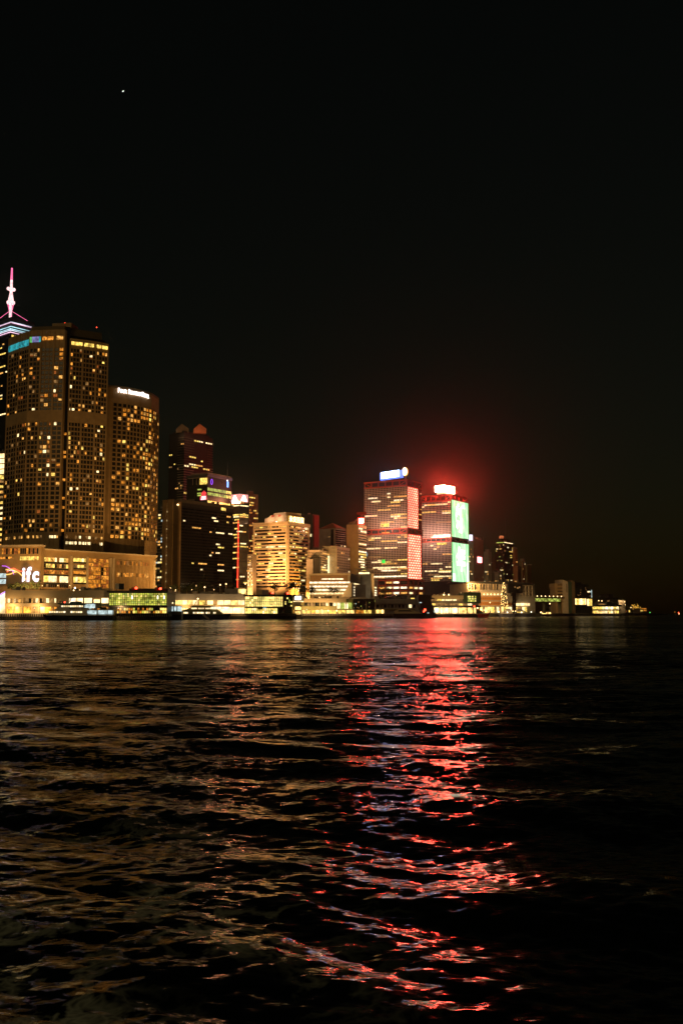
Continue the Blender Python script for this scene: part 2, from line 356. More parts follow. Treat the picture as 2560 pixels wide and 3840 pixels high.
def put_glyphs(parent, fc, text, a0, a1, z0, z1, o0, o1, mat, name='letter', bold=0.0, caps=None, curve=None):
    g, wd = glyphs(text, bold, caps)
    ymin = min(v[1] for q in g for v in q[1]); ymax = max(v[1] for q in g for v in q[1])
    for ch, v2, fs in g:
        m = MB(); n = len(v2)
        P = [(a0 + (x / wd) * (a1 - a0), z0 + (y - ymin) / (ymax - ymin) * (z1 - z0)) for x, y in v2]
        f = curve or fc.w
        m.add([f(a, o1, z) for a, z in P] + [f(a, o0, z) for a, z in P], [q for q in fs] + [[i + n for i in q][::-1] for q in fs], mat)
        ec = {}
        for q in fs:
            for i in range(len(q)):
                e = (q[i], q[(i + 1) % len(q)]); ec[tuple(sorted(e))] = ec.get(tuple(sorted(e)), 0) + 1
        b = [(e[0], e[1], e[1] + n, e[0] + n) for e in ec if ec[e] == 1]
        m.add([f(a, o1, z) for a, z in P] + [f(a, o0, z) for a, z in P], b, mat)
        m.build(name, parent)

def light(kind, loc, energy, col, parent=None, size=1.0, target=None, angle=60):
    l = bpy.data.lights.new('lamp_light', kind); l.energy = energy; l.color = col
    o = bpy.data.objects.new('lamp_light', l); COL.objects.link(o)
    if kind == 'SPOT': l.spot_size = math.radians(angle); l.spot_blend = .8; l.shadow_soft_size = size
    elif kind == 'AREA': l.size = size
    elif kind == 'POINT': l.shadow_soft_size = size
    g = ORG.get(parent, Vector((0, 0, 0))); o.parent = parent; o.location = Vector(loc) - g
    if target is not None: o.rotation_euler = (Vector(loc) - Vector(target)).to_track_quat('Z', 'Y').to_euler()
    return o

# ------------------------------------------------------------------ the tower with the pink spire
def spire_tower():
    B = Block('office_tower', 'dark glass skyscraper topped by a glowing pink spire at the left edge', 'tower', 8, 970, -95, 106, 40, 2200)
    z = lambda y: pt(30, y, 970).z
    B.body(4, z(1248), GLASS, 'shaft')
    B.body(z(1248), z(1186), DARK, 'crown', g=-1.2)
    W = Win(B.o)
    nr = 34
    grid(W, B.A, 0, B.W, z(2100), z(1265), 14, nr * 2, .8, .45, runs(nr * 2, 14, .35, 1, 4, [W_PALE, W_YEL, W_WARM], None))
    grid(W, B.B, 0, B.Dp, z(2100), z(1265), 14, nr * 2, .8, .45, runs(nr * 2, 14, .35, 1, 4, [W_PALE, W_YEL, W_WARM, W_DIM], None))
    for a, b in ((.02, .2), (.3, .72), (.8, .95)): W.add(B.B, 1 + a * 14, 1 + b * 14, z(1262), z(1254), W_YEL)
    W.done()
    for k, (y, g, m) in enumerate(((1246, .9, STRIPP), (1238, .6, STRIPW), (1233, .6, STRIPC), (1224, .3, STRIPC), (1210, .8, STRIPP), (1206, -.6, STRIPW), (1202, -2, STRIPW), (1198, -3.4, STRIPW), (1193, -4.8, STRIPW), (1189, -6.2, STRIPW))):
        for fc, L in ((B.A, B.W), (B.B, B.Dp)):
            slab('light_strip', B.o, fc, -g, L + g, z(y) - .28, z(y) + .28, g - .6, g + .2, m)
    for q in range(5): B.body(z(1210 - 4.2 * q), z(1206 - 4.2 * q), DARK, 'roof_step', g=-.4 - 1.4 * q)
    c = (B.N + B.Bp) / 2; dc = c.y; zz = lambda y: pt(58, y, dc).z; s = dc / F
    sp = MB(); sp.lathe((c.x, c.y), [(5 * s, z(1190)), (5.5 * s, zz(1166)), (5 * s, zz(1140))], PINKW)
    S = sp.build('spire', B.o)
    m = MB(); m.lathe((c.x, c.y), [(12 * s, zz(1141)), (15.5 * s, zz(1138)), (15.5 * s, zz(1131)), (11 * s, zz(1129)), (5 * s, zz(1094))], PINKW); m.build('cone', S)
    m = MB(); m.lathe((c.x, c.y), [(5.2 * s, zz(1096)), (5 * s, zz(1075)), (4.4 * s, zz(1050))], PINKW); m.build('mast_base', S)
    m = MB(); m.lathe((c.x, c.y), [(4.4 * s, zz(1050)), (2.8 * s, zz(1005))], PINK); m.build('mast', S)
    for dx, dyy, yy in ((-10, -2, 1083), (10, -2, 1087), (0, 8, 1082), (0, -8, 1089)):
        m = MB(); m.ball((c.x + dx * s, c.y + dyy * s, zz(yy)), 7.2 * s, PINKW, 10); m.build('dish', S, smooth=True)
    for a in range(6):
        ca, sa = math.cos(a * 1.047), math.sin(a * 1.047)
        m = MB(); m.tube((c.x + ca * 6 * s, c.y + sa * 6 * s, zz(1164)), (c.x + ca * 12 * s, c.y + sa * 12 * s, zz(1140)), .9 * s, PINK); m.build('strut', S)
    for p in B.plan(-3):
        m = MB(); m.tube((p.x, p.y, z(1200)), (p.x, p.y, z(1186)), 5 * s, MAG, 8); m.build('corner_lamp', B.o)
        m = MB(); m.tube((p.x, p.y, z(1190)), (c.x, c.y, zz(1164)), .8 * s, PINK); m.build('stay', S)
spire_tower()

def lit_edge_tower():
    B = Block('office_building', 'brightly lit gold office building cut by the left edge behind the apartments', 'building', 12, 840, -70, 26, 20, 2000)
    B.body(4, B.z(1690), DSTONE)
    W = Win(B.o)
    for k in range(18):
        y = 1700 + k * 20
        mt = HALLW if y in (1740, 1760) or y < 1730 else random.choice([W_PALE, W_YEL, W_DIM, W_WARM])
        hh = 16 if y < 1800 else 9
        W.add(B.A, B.W * .25, B.W - .3, B.z(y + hh), B.z(y), mt)
        if rnd() < .75: W.add(B.B, .2, B.Dp - .2, B.z(y + hh), B.z(y), mt)
    W.done()
lit_edge_tower()

# ------------------------------------------------------------------ curved apartment tower
def facets(pts):
    w = [pt(*p).to_2d() for p in pts]
    return [Fc(w[i], w[i + 1]) for i in range(len(w) - 1)], w
def apartment_tower():
    y0 = 1290
    ptsL = [(36, y0, 735), (76, y0, 723), (113, y0, 715), (156, y0, 713), (204, y0, 712), (243, y0, 712)]
    ptsR = [(264, y0, 713), (312, y0, 717), (362, y0, 722), (406, y0, 728)]
    fL, wL = facets(ptsL); fR, wR = facets(ptsR)
    o = thing('apartment_tower', 'tallest curved stone apartment tower with scattered amber windows on the left', 'tower', (wL[3].x, wL[3].y, 20))
    zt = lambda y: pt(200, y, 713).z
    cl = (wL[0] + wL[-1]) / 2 + Vector((14, 30)); zb = zt(2062)
    m = MB()
    m.prism([wL[-1], wL[-1] + Vector((6, 30)), wL[0] + Vector((14, 22)), *wL[:3]] + list(wL[3:-1]), zb, zt(1237), STONE)
    m.build('curved_wing', o)
    m = MB(); m.prism([wR[0], *wR[1:], wR[-1] * 1.035, wR[0] * 1.045], zb, zt(1268), STONE); m.build('flat_wing', o)
    m = MB(); f = Fc(wL[-1], wR[0]); m.fbox(f, .05, f.L - .05, zb, zt(1222), -24, -3, GLASS); m.build('recess_glazing', o)
    fT = Fc(wL[2], wL[-1])
    m = MB(); m.fbox(fT, .5, fT.L - .4, zt(1237), zt(1222), -20, -.6, DSTONE); m.build('parapet', o)
    m = MB(); m.fbox(fT, fT.L * .55, fT.L + 2.6, zt(1222), zt(1205), -18, -5, STONE); m.build('plant_room', o)
    fRR = Fc(wR[0], wR[-1])
    m = MB(); m.fbox(fRR, 1, fRR.L - 3, zt(1252), zt(1222), -20, -6, DSTONE); m.fbox(fRR, .6, fRR.L - 1.5, zt(1268), zt(1252), -20, -4, GLASS); m.build('penthouse', o)
    for fx, s_ in ((fT, fT.L * .9), (fRR, fRR.L * .75)):
        m = MB(); q = fx.w(s_, -6, zt(1204)); m.ball(q, .35, BEACON); m.tube(fx.w(s_, -6, zt(1222)), q, .12, DARK); m.build('beacon', o)
    W = Win(o, limit=300)
    colsL = [4, 4, 3, 3, 2]; rows_hi = [1312 + i * 17.2 for i in range(14)]; rows_lo = [1590 + i * 17.3 for i in range(24)]
    R = MB()
    pl = [.08, .13, .22, .2, .2]
    def wing(fcs, cols, prob):
        for fi, fc in enumerate(fcs):
            n = cols[fi]; cw = fc.L / n
            for y in rows_hi + rows_lo:
                zt_ = zt(y); h = 2.35
                for c in range(n):
                    q = rnd(); mt = GLASS
                    if q < prob[fi]: mt = random.choice([W_OR, W_WARM, W_WARM, W_OR, W_DIM, W_YEL, W_DEEP, W_RUST, W_DIM, W_PALE])
                    x = cw * (c + .5); ww = cw * .76
                    part = rnd()
                    if mt is not GLASS and part < .22: W.add(fc, x - ww / 2, x + ww * .05, zt_ - h / 2, zt_ + h / 2, mt, -.3, .06)
                    elif mt is not GLASS and part < .36: W.add(fc, x - ww * .05, x + ww / 2, zt_ - h / 2, zt_ + h / 2, mt, -.3, .06)
                    elif mt is not GLASS and part < .55: W.add(fc, x - ww / 2, x + ww / 2, zt_ - h * .1, zt_ + h / 2, mt, -.3, .06); W.add(fc, x - ww / 2, x + ww / 2, zt_ - h / 2, zt_ - h * .12, W_RUST if rnd() < .5 else GLASS, -.3, .06)
                    else: W.add(fc, x - ww / 2, x + ww / 2, zt_ - h / 2, zt_ + h / 2, mt, -.3, .06)
            for c in range(n + 1):
                a = min(max(cw * c, .18), fc.L - .18)
                big = .5 if c in (0, n) else .2
                R.fbox(fc, a - big, a + big, zb, zt(1240 if fcs is fL else 1270), -.2, .62 if c in (0, n) else .36, STONE)
            for y in rows_hi + rows_lo:
                R.fbox(fc, .1, fc.L - .1, zt(y + 7.2), zt(y + 5.4), -.2, .24, DSTONE)
            R.fbox(fc, .05, fc.L - .05, zt(1580), zt(1538), -.2, .5, STONE)
    wing(fL, colsL, pl); wing(fR, [4, 4, 4], [.2, .17, .2])
    R.build('rib_lattice', o, 'stuff')
    # crown band
    for fi, mts in ((0, [CYAN] * 9), (1, [CYAN] * 6)):
        fc = fL[fi]; n = len(mts)
        for c, mt in enumerate(mts): W.add(fc, fc.L * (c + .12) / n, fc.L * (c + .88) / n, zt(1292), zt(1270), mt, -.2, .66)
    fc = fL[2]
    for c, mt in enumerate([LGREEN, VIO, VIO, VIO, CYAN]): W.add(fc, fc.L * (c + .1) / 5, fc.L * (c + .9) / 5, zt(1282), zt(1262), mt, -.2, .66)
    for a, b in ((.1, .42), (.5, .95)): W.add(fL[3], fL[3].L * a, fL[3].L * b, zt(1276), zt(1264), W_OR, -.2, .66)
    for a, b in ((.25, .85),): W.add(fL[4], fL[4].L * a, fL[4].L * b, zt(1274), zt(1262), W_WARM, -.2, .66)
    for fc, sp in ((fR[0], ((.1, .32), (.36, .6), (.64, .96))), (fR[1], ((.1, .4), (.46, .8))), (fR[2], ((.02, .4), (.5, .95)))):
        for a, b in sp: W.add(fc, fc.L * a, fc.L * b, zt(1292), zt(1280), W_YEL, -.2, .66)
    rc = Fc(wL[-1], wR[0])
    for y in rows_lo:
        if rnd() < .25: W.add(rc, rc.L * .3, rc.L * .8, zt(y) - .9, zt(y) + .9, random.choice([W_OR, W_DEEP]), -3.2, -2.9)
    # bright sky-lobby floors near the base
    for fc in fL + fR:
        n = 4
        for c in range(n):
            if rnd() < .62: W.add(fc, fc.L * (c + .1) / n, fc.L * (c + .9) / n, zt(2018), zt(2008), random.choice([W_PALE, W_WARM, W_DIM]), -.2, .1)
    for fc in fR:
        for c in range(3):
            if rnd() < .8: W.add(fc, fc.L * (c + .1) / 3, fc.L * (c + .9) / 3, zt(2040), zt(2030), W_PALE, -.2, .1)
    W.done()
apartment_tower()

def hotel_tower():
    y0 = 1480
    fcs, w = facets([(400, y0, 740), (424, y0, 742), (478, y0, 748), (528, y0, 757), (570, y0, 769), (597, y0, 787)])
    o = thing('hotel_tower', 'curved stone hotel tower with white rooftop lettering right of the tallest apartments', 'tower', (w[2].x, w[2].y, 20))
    zt = lambda y: pt(430, y, 746).z
    m = MB(); m.prism([*w, w[-1] * 1.02, w[0] * 1.11], 20, zt(1458), STONE); m.build('wall', o)
    m = MB(); m.prism([p + Vector((.2, -.5)) for p in w] + [w[-1] * 1.015, w[0] * 1.1], zt(1458), zt(1450), DSTONE); m.build('parapet', o)
    W = Win(o, limit=300); R = MB()
    n = 4
    cols = [0, 3, 4, 4, 5]; prob = [0, .2, .3, .34, .34]
    ys = [1520 + i * 17.0 for i in range(30)]
    for fi, fc in enumerate(fcs):
        if not cols[fi]: continue
        cw = fc.L / cols[fi]
        for y in ys:
            for c in range(cols[fi]):
                mt = random.choice([W_OR, W_WARM, W_OR, W_YEL, W_DEEP]) if rnd() < prob[fi] * (1.5 if y < 1560 else 1) else GLASS
                x = cw * (c + .5); W.add(fc, x - cw * .3, x + cw * .34, zt(y) - 1.15, zt(y) + 1.15, mt, -.3, .06)
            R.fbox(fc, .1, fc.L - .1, zt(y + 7), zt(y + 5.4), -.2, .24, DSTONE)
        for c in range(cols[fi] + 1):
            a = min(max(cw * c, .2), fc.L - .2); R.fbox(fc, a - .28, a + .28, zt(2060), zt(1512), -.2, .5, STONE)
    R.build('rib_lattice', o, 'stuff')
    W.done()
    # rooftop lettering follows the curved parapet
    S = thing('hotel_sign', 'glowing white capital lettering along the top of the curved hotel tower', 'sign', (w[1].x, w[1].y, zt(1500)))
    f3 = fcs[2]; s0 = fcs[1].at(442, 1475)[0]
    tot = [f.L for f in fcs]
    def curve(a, off, z):          # a runs along the facade from the start of facet 1
        for f in fcs[1:]:
            if a <= f.L or f is fcs[-1]: return f.w(a, off + .6, z)
            a -= f.L
    txt = 'FOUR SEASONS HOTEL'
    big = {0, 5, 13}
    s1 = fcs[1].L + fcs[2].L + fcs[3].at(556, 1500)[0]
    put_glyphs(S, None, txt, s0, s1, zt(1475), zt(1457), 0, .5, SIGNW, 'letter', .02, lambda i: 1.28 if i in big else 1.0, curve)
hotel_tower()

# ------------------------------------------------------------------ podium mall
def podium():
    o = thing('shopping_podium', 'long stone and glass shopping podium below the hotel with gold-lit storeys', 'mall', (*pt(150, 2200, 668).to_2d(), 4))
    f0 = Fc(pt(-60, 2200, 668), pt(152, 2200, 662)); f1 = Fc(pt(153, 2200, 667), pt(583, 2200, 748))
    m = MB(); m.fbox(f0, 0, f0.L, 4, f0.at(100, 2050)[1], -4.6, 0, STONE); m.build('sign_block', o)
    m = MB(); m.fbox(f1, 0, f1.L, 4, f1.at(160, 2062)[1], -40, 0, STONE); m.build('main_block', o)
    m = MB(); m.fbox(f0, -1, f0.L + .8, f0.at(100, 2050)[1], f0.at(100, 2043)[1], -4.4, .9, STONE2); m.build('cornice', o)
    m = MB(); m.fbox(f1, -.5, f1.L + .8, f1.at(160, 2062)[1], f1.at(160, 2057)[1], -40, 1.1, STONE2); m.build('cornice', o)
    W = Win(o)
    def row(f, x0, x1, yt, yb, n, mats, gap=.1, skip=.0, ref=None, dark=GLASS):
        a0 = f.at(x0, (yt + yb) / 2)[0]; a1 = f.at(x1, (yt + yb) / 2)[0]; xr = ref or x0
        z1 = f.at(xr, yt)[1]; z0 = f.at(xr, yb)[1]; cw = (a1 - a0) / n
        for c in range(n):
            W.add(f, a0 + cw * (c + gap / 2), a0 + cw * (c + 1 - gap / 2), z0, z1, random.choice(mats) if rnd() >= skip else dark, -.2, .1)
    row(f0, 8, 146, 2057, 2078, 18, [W_RUST, W_RUST, GLASS, W_DEEP, GLASS, GLASS], .2)
    row(f0, 2, 52, 2088, 2096, 5, [W_DIM, W_OR, GLASS]); row(f0, 76, 146, 2087, 2101, 9, [W_YEL, W_WARM, W_YEL], .16)
    for (yt, yb, ms) in ((2089, 2104, [W_YEL, W_WARM, W_PALE]), (2113, 2127, [W_YEL, W_WARM, W_DIM, W_YEL]), (2136, 2150, [W_DEEP, W_RUST, W_RUST, W_OR]), (2158, 2182, [W_PALE, W_PALE, W_YEL]), (2189, 2202, [W_DIM, GLASS, GLASS])):
        row(f1, 157, 214, yt, yb, 7, ms, .12, .06, 157); row(f1, 224, 257, yt, yb, 4, ms, .12, .06, 157)
    for (yt, yb, ms) in ((2092, 2110, [W_PALE, W_YEL, W_YEL]), (2118, 2133, [W_YEL, W_DIM, W_YEL]), (2141, 2153, [W_DEEP, W_OR]), (2163, 2186, [W_PALE, W_YEL])):
        row(f1, 276, 323, yt, yb, 6, ms, .1, .05, 276)
    for k in range(7): row(f1, 332, 408, 2094 + k * 16, 2107 + k * 16, 8, [W_DEEP, W_DEEP, W_RUST, W_OR], .12, .05, 332)
    for (yt, yb, ms) in ((2103, 2117, [W_DIM, W_DEEP, GLASS, W_RUST]), (2147, 2162, [W_OR, W_DEEP, W_OR, W_WARM])):
        for k in range(5): row(f1, 437 + k * 25, 458 + k * 25, yt, yb, 3, ms, .12, .05, 437)
    W.done()
    for (x0, x1) in ((157, 257), (276, 323)):
        for yt in (2105, 2128, 2151, 2183):
            a0 = f1.at(x0, yt)[0]; a1 = f1.at(x1, yt)[0]; zt = f1.at(x0, yt)[1]
            slab('spandrel', o, f1, a0, a1, zt - 1.3, zt - .15, -.2, .35, DARK)
    m = MB()
    for k in range(26):
        a = f1.at(432 + k * 5.2, 2150)[0]; m.fbox(f1, a - .14, a + .14, 5, f1.at(160, 2082)[1], -.1, .45, STONE)
    m.build('facade_fin', o, 'stuff')
    for x in (266, 327, 414, 425, 578):
        a = f1.at(x, 2150)[0]; slab('pilaster', o, f1, a - .8, a + .8, 4, f1.at(160, 2078)[1], -.2, .7, STONE2)
    for x in (371, 404):
        a = f1.at(x, 2150)[0]; slab('flag_mast', o, f1, a - .16, a + .16, 4, f1.at(x, 2126)[1], 2.4, 2.75, DARK)
    m = MB(); f9 = Fc(pt(0, 2200, 664), pt(150, 2200, 658))
    # neon sign on the blank wall
    S = thing('mall_sign', 'pinkish white neon letters and coloured ribbons on the blank podium wall', 'sign', f0.w(f0.at(100, 2150)[0], .3, 20))
    a0, a1, z0, z1 = f0.rect(87, 2126, 147, 2182)
    put_glyphs(S, f0, 'ifc', a0, a1, z0, z1, .25, .6, SIGNIFC, 'letter', .035)
    dz = f0.rect(87, 2171, 97, 2182); m = MB(); c = f0.w((dz[0] + dz[1]) / 2, .45, (dz[2] + dz[3]) / 2); m.ball(c, .85, SIGNIFC); m.build('letter_dot', S)
    def ribbon(pts, mat, r=.25):
        pp = [f0.at(x, y) for x, y in pts]; m = MB(); fine = []
        for i in range(len(pp) - 1):
            for k in range(4):
                tt = k / 4; fine.append((pp[i][0] * (1 - tt) + pp[i + 1][0] * tt, pp[i][1] * (1 - tt) + pp[i + 1][1] * tt))
        fine.append(pp[-1])
        for i in range(len(fine) - 1): m.tube(f0.w(fine[i][0], .45, fine[i][1]), f0.w(fine[i + 1][0], .45, fine[i + 1][1]), r, mat, 5)
        m.build('neon_ribbon', S)
    NR = emat('red_neon', (1, .16, .06), 1.8, 0); NY = emat('amber_neon', (1, .55, .12), 1.8, 0); NV = emat('violet_neon', (.65, .15, .9), 1.6, 0)
    ribbon([(10, 2122), (24, 2123), (34, 2128), (48, 2138), (54, 2154)], NV, .22)
    ribbon([(28, 2145), (40, 2134), (54, 2131), (66, 2138), (80, 2143), (96, 2140)], NR, .35)
    ribbon([(24, 2137), (38, 2134), (54, 2138), (72, 2147), (86, 2160), (100, 2172)], NY, .3)
    ribbon([(25, 2155), (40, 2153), (52, 2148), (66, 2143)], NY, .32); ribbon([(30, 2140), (45, 2138), (58, 2142)], PINKW, .3)
    # terrace hedge and screen at the foot of the blank wall
    f8 = Fc(pt(28, 2200, 640), pt(152, 2200, 640)); m = MB()
    lf = wmat('leaf', (.05, .07, .03), .7, .4, 2)
    for k in range(900):
        a = rnd() * f8.L; h = 2.2 + 4.2 * (a / f8.L) ** .5 * (.6 + .4 * math.sin(a * 1.3)); z = f8.at(60, 2208)[1] + rnd() * h
        c = Vector(f8.w(a, -rnd() * 2, z)); e = Vector((rnd() - .5, rnd() - .5, rnd() - .5)).normalized() * .5; g = Vector((rnd() - .5, rnd() - .5, rnd() - .5)).normalized() * .5
        m.add([c - e, c + g, c + e, c - g], [(0, 1, 2, 3)], lf)
    tag(m.build('terrace_hedge'), 'dark green hedge at the foot of the neon sign wall', 'hedge')
podium()

# ------------------------------------------------------------------ towers between the hotel and the red-framed pair
def simple_rows(B, W, fc, L, y0, y1, nr, nc, mats, p, lo=1, hi=4, fw=.85, fh=.5, dark=None, a0=.3, o1=.08):
    grid(W, fc, a0, L - .3, B.z(y1), B.z(y0), nc, nr, fw, fh, runs(nr, nc, p, lo, hi, mats, dark), -.1, o1)

def balcony_block():
    B = Block('apartment_block', 'dim slender apartment block with lit stacked balconies in the gap beside the hotel', 'building', 612, 980, 580, 640, 50, 2100)
    B.body(4, B.z(1905), DCONC); B.clutter(B.z(1905), 4)
    W = Win(B.o, minpx=6); m = MB(); n = 26
    for k in range(n):
        y = 1912 + k * 11.2
        m.fbox(B.A, 0, B.W, B.z(y + 2.4), B.z(y), -.1, .9, CONC)
        for c in range(3):
            if rnd() < .34: W.add(B.A, B.W * (c + .1) / 3, B.W * (c + .9) / 3, B.z(y + 9), B.z(y + 3), random.choice([W_PALE, W_YEL, W_COOL, W_WARM, W_DIM]))
        if rnd() < .3: W.add(B.B, 1, 6, B.z(y + 9), B.z(y + 3), random.choice([W_PALE, W_DIM]))
    m.build('balcony_slab', B.o, 'stuff'); W.done()
balcony_block()

def twin_peak_tower():
    B = Block('residential_tower', 'tall dark tower crowned by two pointed brick gables', 'tower', 690, 1130, 633, 796, 35, 1750)
    B.body(4, B.z(1622), DARK)
    W = Win(B.o, minpx=6); m = MB(); nr = 27
    for k in range(nr):
        y = 1640 + k * 9.2
        for s0, s1, fc in ((B.W * .62, B.W + .8, B.A), (-.8, B.Dp * .32, B.B), (B.Dp * .8, B.Dp, B.B)):
            m.fbox(fc, s0, s1, B.z(y + 1.6), B.z(y - .6), -.1, 1.3, CONC if k > 10 else DCONC)
    m.build('balcony_slab', B.o, 'stuff')
    simple_rows(B, W, B.A, B.W, 1650, 1880, 25, 9, [W_YEL, W_DIM, W_WARM, W_DIM], .5, 1, 2, .7, .5)
    simple_rows(B, W, B.B, B.Dp, 1640, 1880, 26, 12, [W_YEL, W_WARM, W_PALE], .34, 1, 3, .75, .55)
    W.done()
    # two gables stand on the roof
    br = wmat('brick_gable', (.5, .16, .07), .8)
    gp = [(0, 1622), (0, 1608), (17, 1588), (38, 1605), (38, 1622)]
    for xs, dd, mt in ((661, 1135, DSTONE), (727, 1128, br)):
        f = Fc(pt(xs, 1600, dd), pt(xs + 47, 1600, dd + 3)); s = dd / F
        g = MB(); g.fprism(f, [(x * 1.25 * s, pt(xs, y, dd).z) for x, y in gp][::-1], -9, 0, mt); g.build('gable', B.o); light('POINT', f.w(3, 12, pt(xs, 1640, dd).z), 4000 if xs > 700 else 1200, (1, .5, .25), B.o, .5)  # point light added in front, without a fixture, to brighten the gable
    m = MB(); m.prism(B.plan(-3), B.z(1622), B.z(1612), DARK); m.build('roof_setback', B.o)
twin_peak_tower()

def green_tower():
    B = Block('office_tower', 'mid-rise tower with lime-lit upper floors and a thin antenna', 'tower', 778, 990, 700, 868, 30, 1850)
    z = B.z
    B.body(4, z(1786), DARK)
    B.body(z(1786), z(1777), STEEL, 'roof_edge', g=.6)
    W = Win(B.o, minpx=6)
    for (y0, y1, mt) in ((1828, 1839, W_GREEN), (1845, 1856, W_GREEN), (1876, 1884, W_YEL)):
        n = 9
        for c in range(n): W.add(B.B, B.Dp * (c + .03) / n, B.Dp * (c + .97) / n, z(y1), z(y0), W_YEL if mt is W_GREEN and c >= 7 else mt, -.1, .12)
    for y in (1831, 1845, 1853): W.add(B.A, B.W * .52, B.W * .72, z(y + 5), z(y), W_GREEN)
    W.done()
    # sky terrace lit from inside, rails above
    A = B.A
    slab('sky_terrace', B.o, A, B.W * .66, B.W * .99, z(1815), z(1792), -.1, .7, W_YEL)
    for a in (.3, .48, .62): slab('terrace_column', B.o, A, B.W * a, B.W * a + .5, z(1815), z(1792), -.1, .9, STONE2)
    slab('terrace_canopy', B.o, A, B.W * .1, B.W + .4, z(1791), z(1788), -.1, 1.8, STONE2)
    for k, y in enumerate((1772, 1776, 1780)):
        for fc, L in ((B.A, B.W), (B.B, B.Dp)):
            slab('roof_rail', B.o, fc, L * (.2 if fc is A else 0), L, z(y) - .25, z(y) + .25, -.4, .2, STONE2)
    c = pt(853, 1790, 1000); m = MB(); m.tube((c.x, c.y, z(1790)), (c.x, c.y, z(1755)), .5, STEEL, 6, .3); m.tube((c.x, c.y, z(1755)), (c.x, c.y, z(1728)), .2, STEEL, 5, .08); m.build('antenna', B.o)
    m = MB(); m.ball((c.x, c.y, z(1797)), .7, SIGNW); m.build('aircraft_lamp', B.o)
    a0, a1, z0, z1 = B.B.rect(851, 1805, 856, 1828); slab('blue_light_panel', B.o, B.B, a0, a1, z0, z1, 0, .4, emat('blue_light', (.2, .4, 1), 2.2, 0))
    m = MB(); a0, a1, z0, z1 = B.B.rect(790, 1796, 797, 1818)
    for k in range(8):
        t0, t1 = k / 8 * 6.283, (k + 1) / 8 * 6.283; cx, cz, rx, rz_ = (a0 + a1) / 2, (z0 + z1) / 2, (a1 - a0) / 2, (z1 - z0) / 2
        m.tube(B.B.w(cx + rx * math.cos(t0), .3, cz + rz_ * math.sin(t0)), B.B.w(cx + rx * math.cos(t1), .3, cz + rz_ * math.sin(t1)), .3, emat('purple_neon', (.35, .08, 1), 1.6, 0) if k == 0 else m.ml[0], 5)
    m.build('purple_ring', B.o)
    m = MB(); a0, a1, z0, z1 = B.B.rect(822, 1798, 838, 1818); cx, cz, r = (a0 + a1) / 2, (z0 + z1) / 2, (z1 - z0) / 2
    for k in range(12):
        t0, t1 = k / 12 * 6.283, (k + 1) / 12 * 6.283
        m.tube(B.B.w(cx + r * .9 * math.cos(t0), .3, cz + r * math.sin(t0)), B.B.w(cx + r * .9 * math.cos(t1), .3, cz + r * math.sin(t1)), .16, DSTONE, 4)
    m.build('unlit_ring_logo', B.o)
    S = thing('wall_screen', 'small red and white glowing sign on the corner below the sky terrace', 'sign', B.A.w(B.W - 4, .4, z(1870)))
    RS = emat('red_sign_glow', (1, .06, .07), .9, .5, .5); WS = emat('white_script_glow', (1, .7, .72), 1.6, .5, 1.2)
    f = B.A
    a0, a1, z0, z1 = f.rect(752, 1860, 776, 1874); slab('lower_panel', S, f, a0, a1, z0, z1, .1, .5, RS)
    a0, a1, z0, z1 = f.rect(757, 1840, 775, 1858); m = MB(); m.fprism(f, [(a0, z0), (a1, z0), (a1, (z0 + z1) / 2), ((a0 + a1) / 2, z1), (a0, (z0 + z1) / 2)], .1, .5, RS); m.build('upper_emblem', S)
    for y in (1861, 1866, 1871): a0, a1, z0, z1 = f.rect(754 + rnd() * 4, y, 774, y + 2.6); slab('script_line', S, f, a0, a1, z0, z1, .5, .7, WS)
green_tower()

def dark_slab():
    B = Block('office_slab', 'broad dark glass office slab with tan end wall and scattered lit floors', 'building', 673, 880, 611, 872, 36, 2100)
    z = B.z
    B.body(4, z(1884), DARK)
    B.body(z(1884), z(1872), DCONC, 'parapet', g=.4); B.clutter(z(1872), 10)
    W = Win(B.o)
    nr, nc = 27, 24
    t = runs(nr, nc, .42, 1, 4, [W_PALE, W_PALE, W_YEL, W_WARM], GLASS)
    grid(W, B.B, 1.2, B.Dp - .3, z(2205), z(1900), nc, nr, .93, .62, t, -.1, .05)
    a0, a1, z0, z1 = B.B.rect(830, 1897, 846, 1916); W.add(B.B, a0, a1, z0, z1, W_YEL, -.1, .2)
    W.done()
    m = MB()
    for r in range(nr): m.fbox(B.B, .2, B.Dp, z(2205 - (r + 1) * 305 / nr) - .7, z(2205 - (r + 1) * 305 / nr) + .7, -.1, .2, BLACK)
    m.build('spandrel_band', B.o, 'stuff')
    A = B.A
    for a, b in ((.0, .22), (.3, .62)): slab('end_column', B.o, A, B.W * a, B.W * b, 4, z(1870), -1, 1.4, STONE)
    slab('end_column', B.o, A, B.W * .62, B.W * 1.0, 4, z(1874), -1, .5, DSTONE)
    slab('corner_pier', B.o, A, B.W * .93, B.W + .5, 4, z(1882), -1, 1.0, STONE)
    m = MB()
    for k in range(30): m.fbox(A, B.W * .23, B.W * .29, z(1885 + k * 11), z(1879 + k * 11), -.1, .2, W_DIM if k % 3 else W_PALE)
    m.build('stair_slit', B.o, 'stuff')
    q = A.w(B.W * .95, 2, z(1893)); m = MB(); m.ball(q, .8, LAMP); m.build('wall_lamp', B.o)
dark_slab()

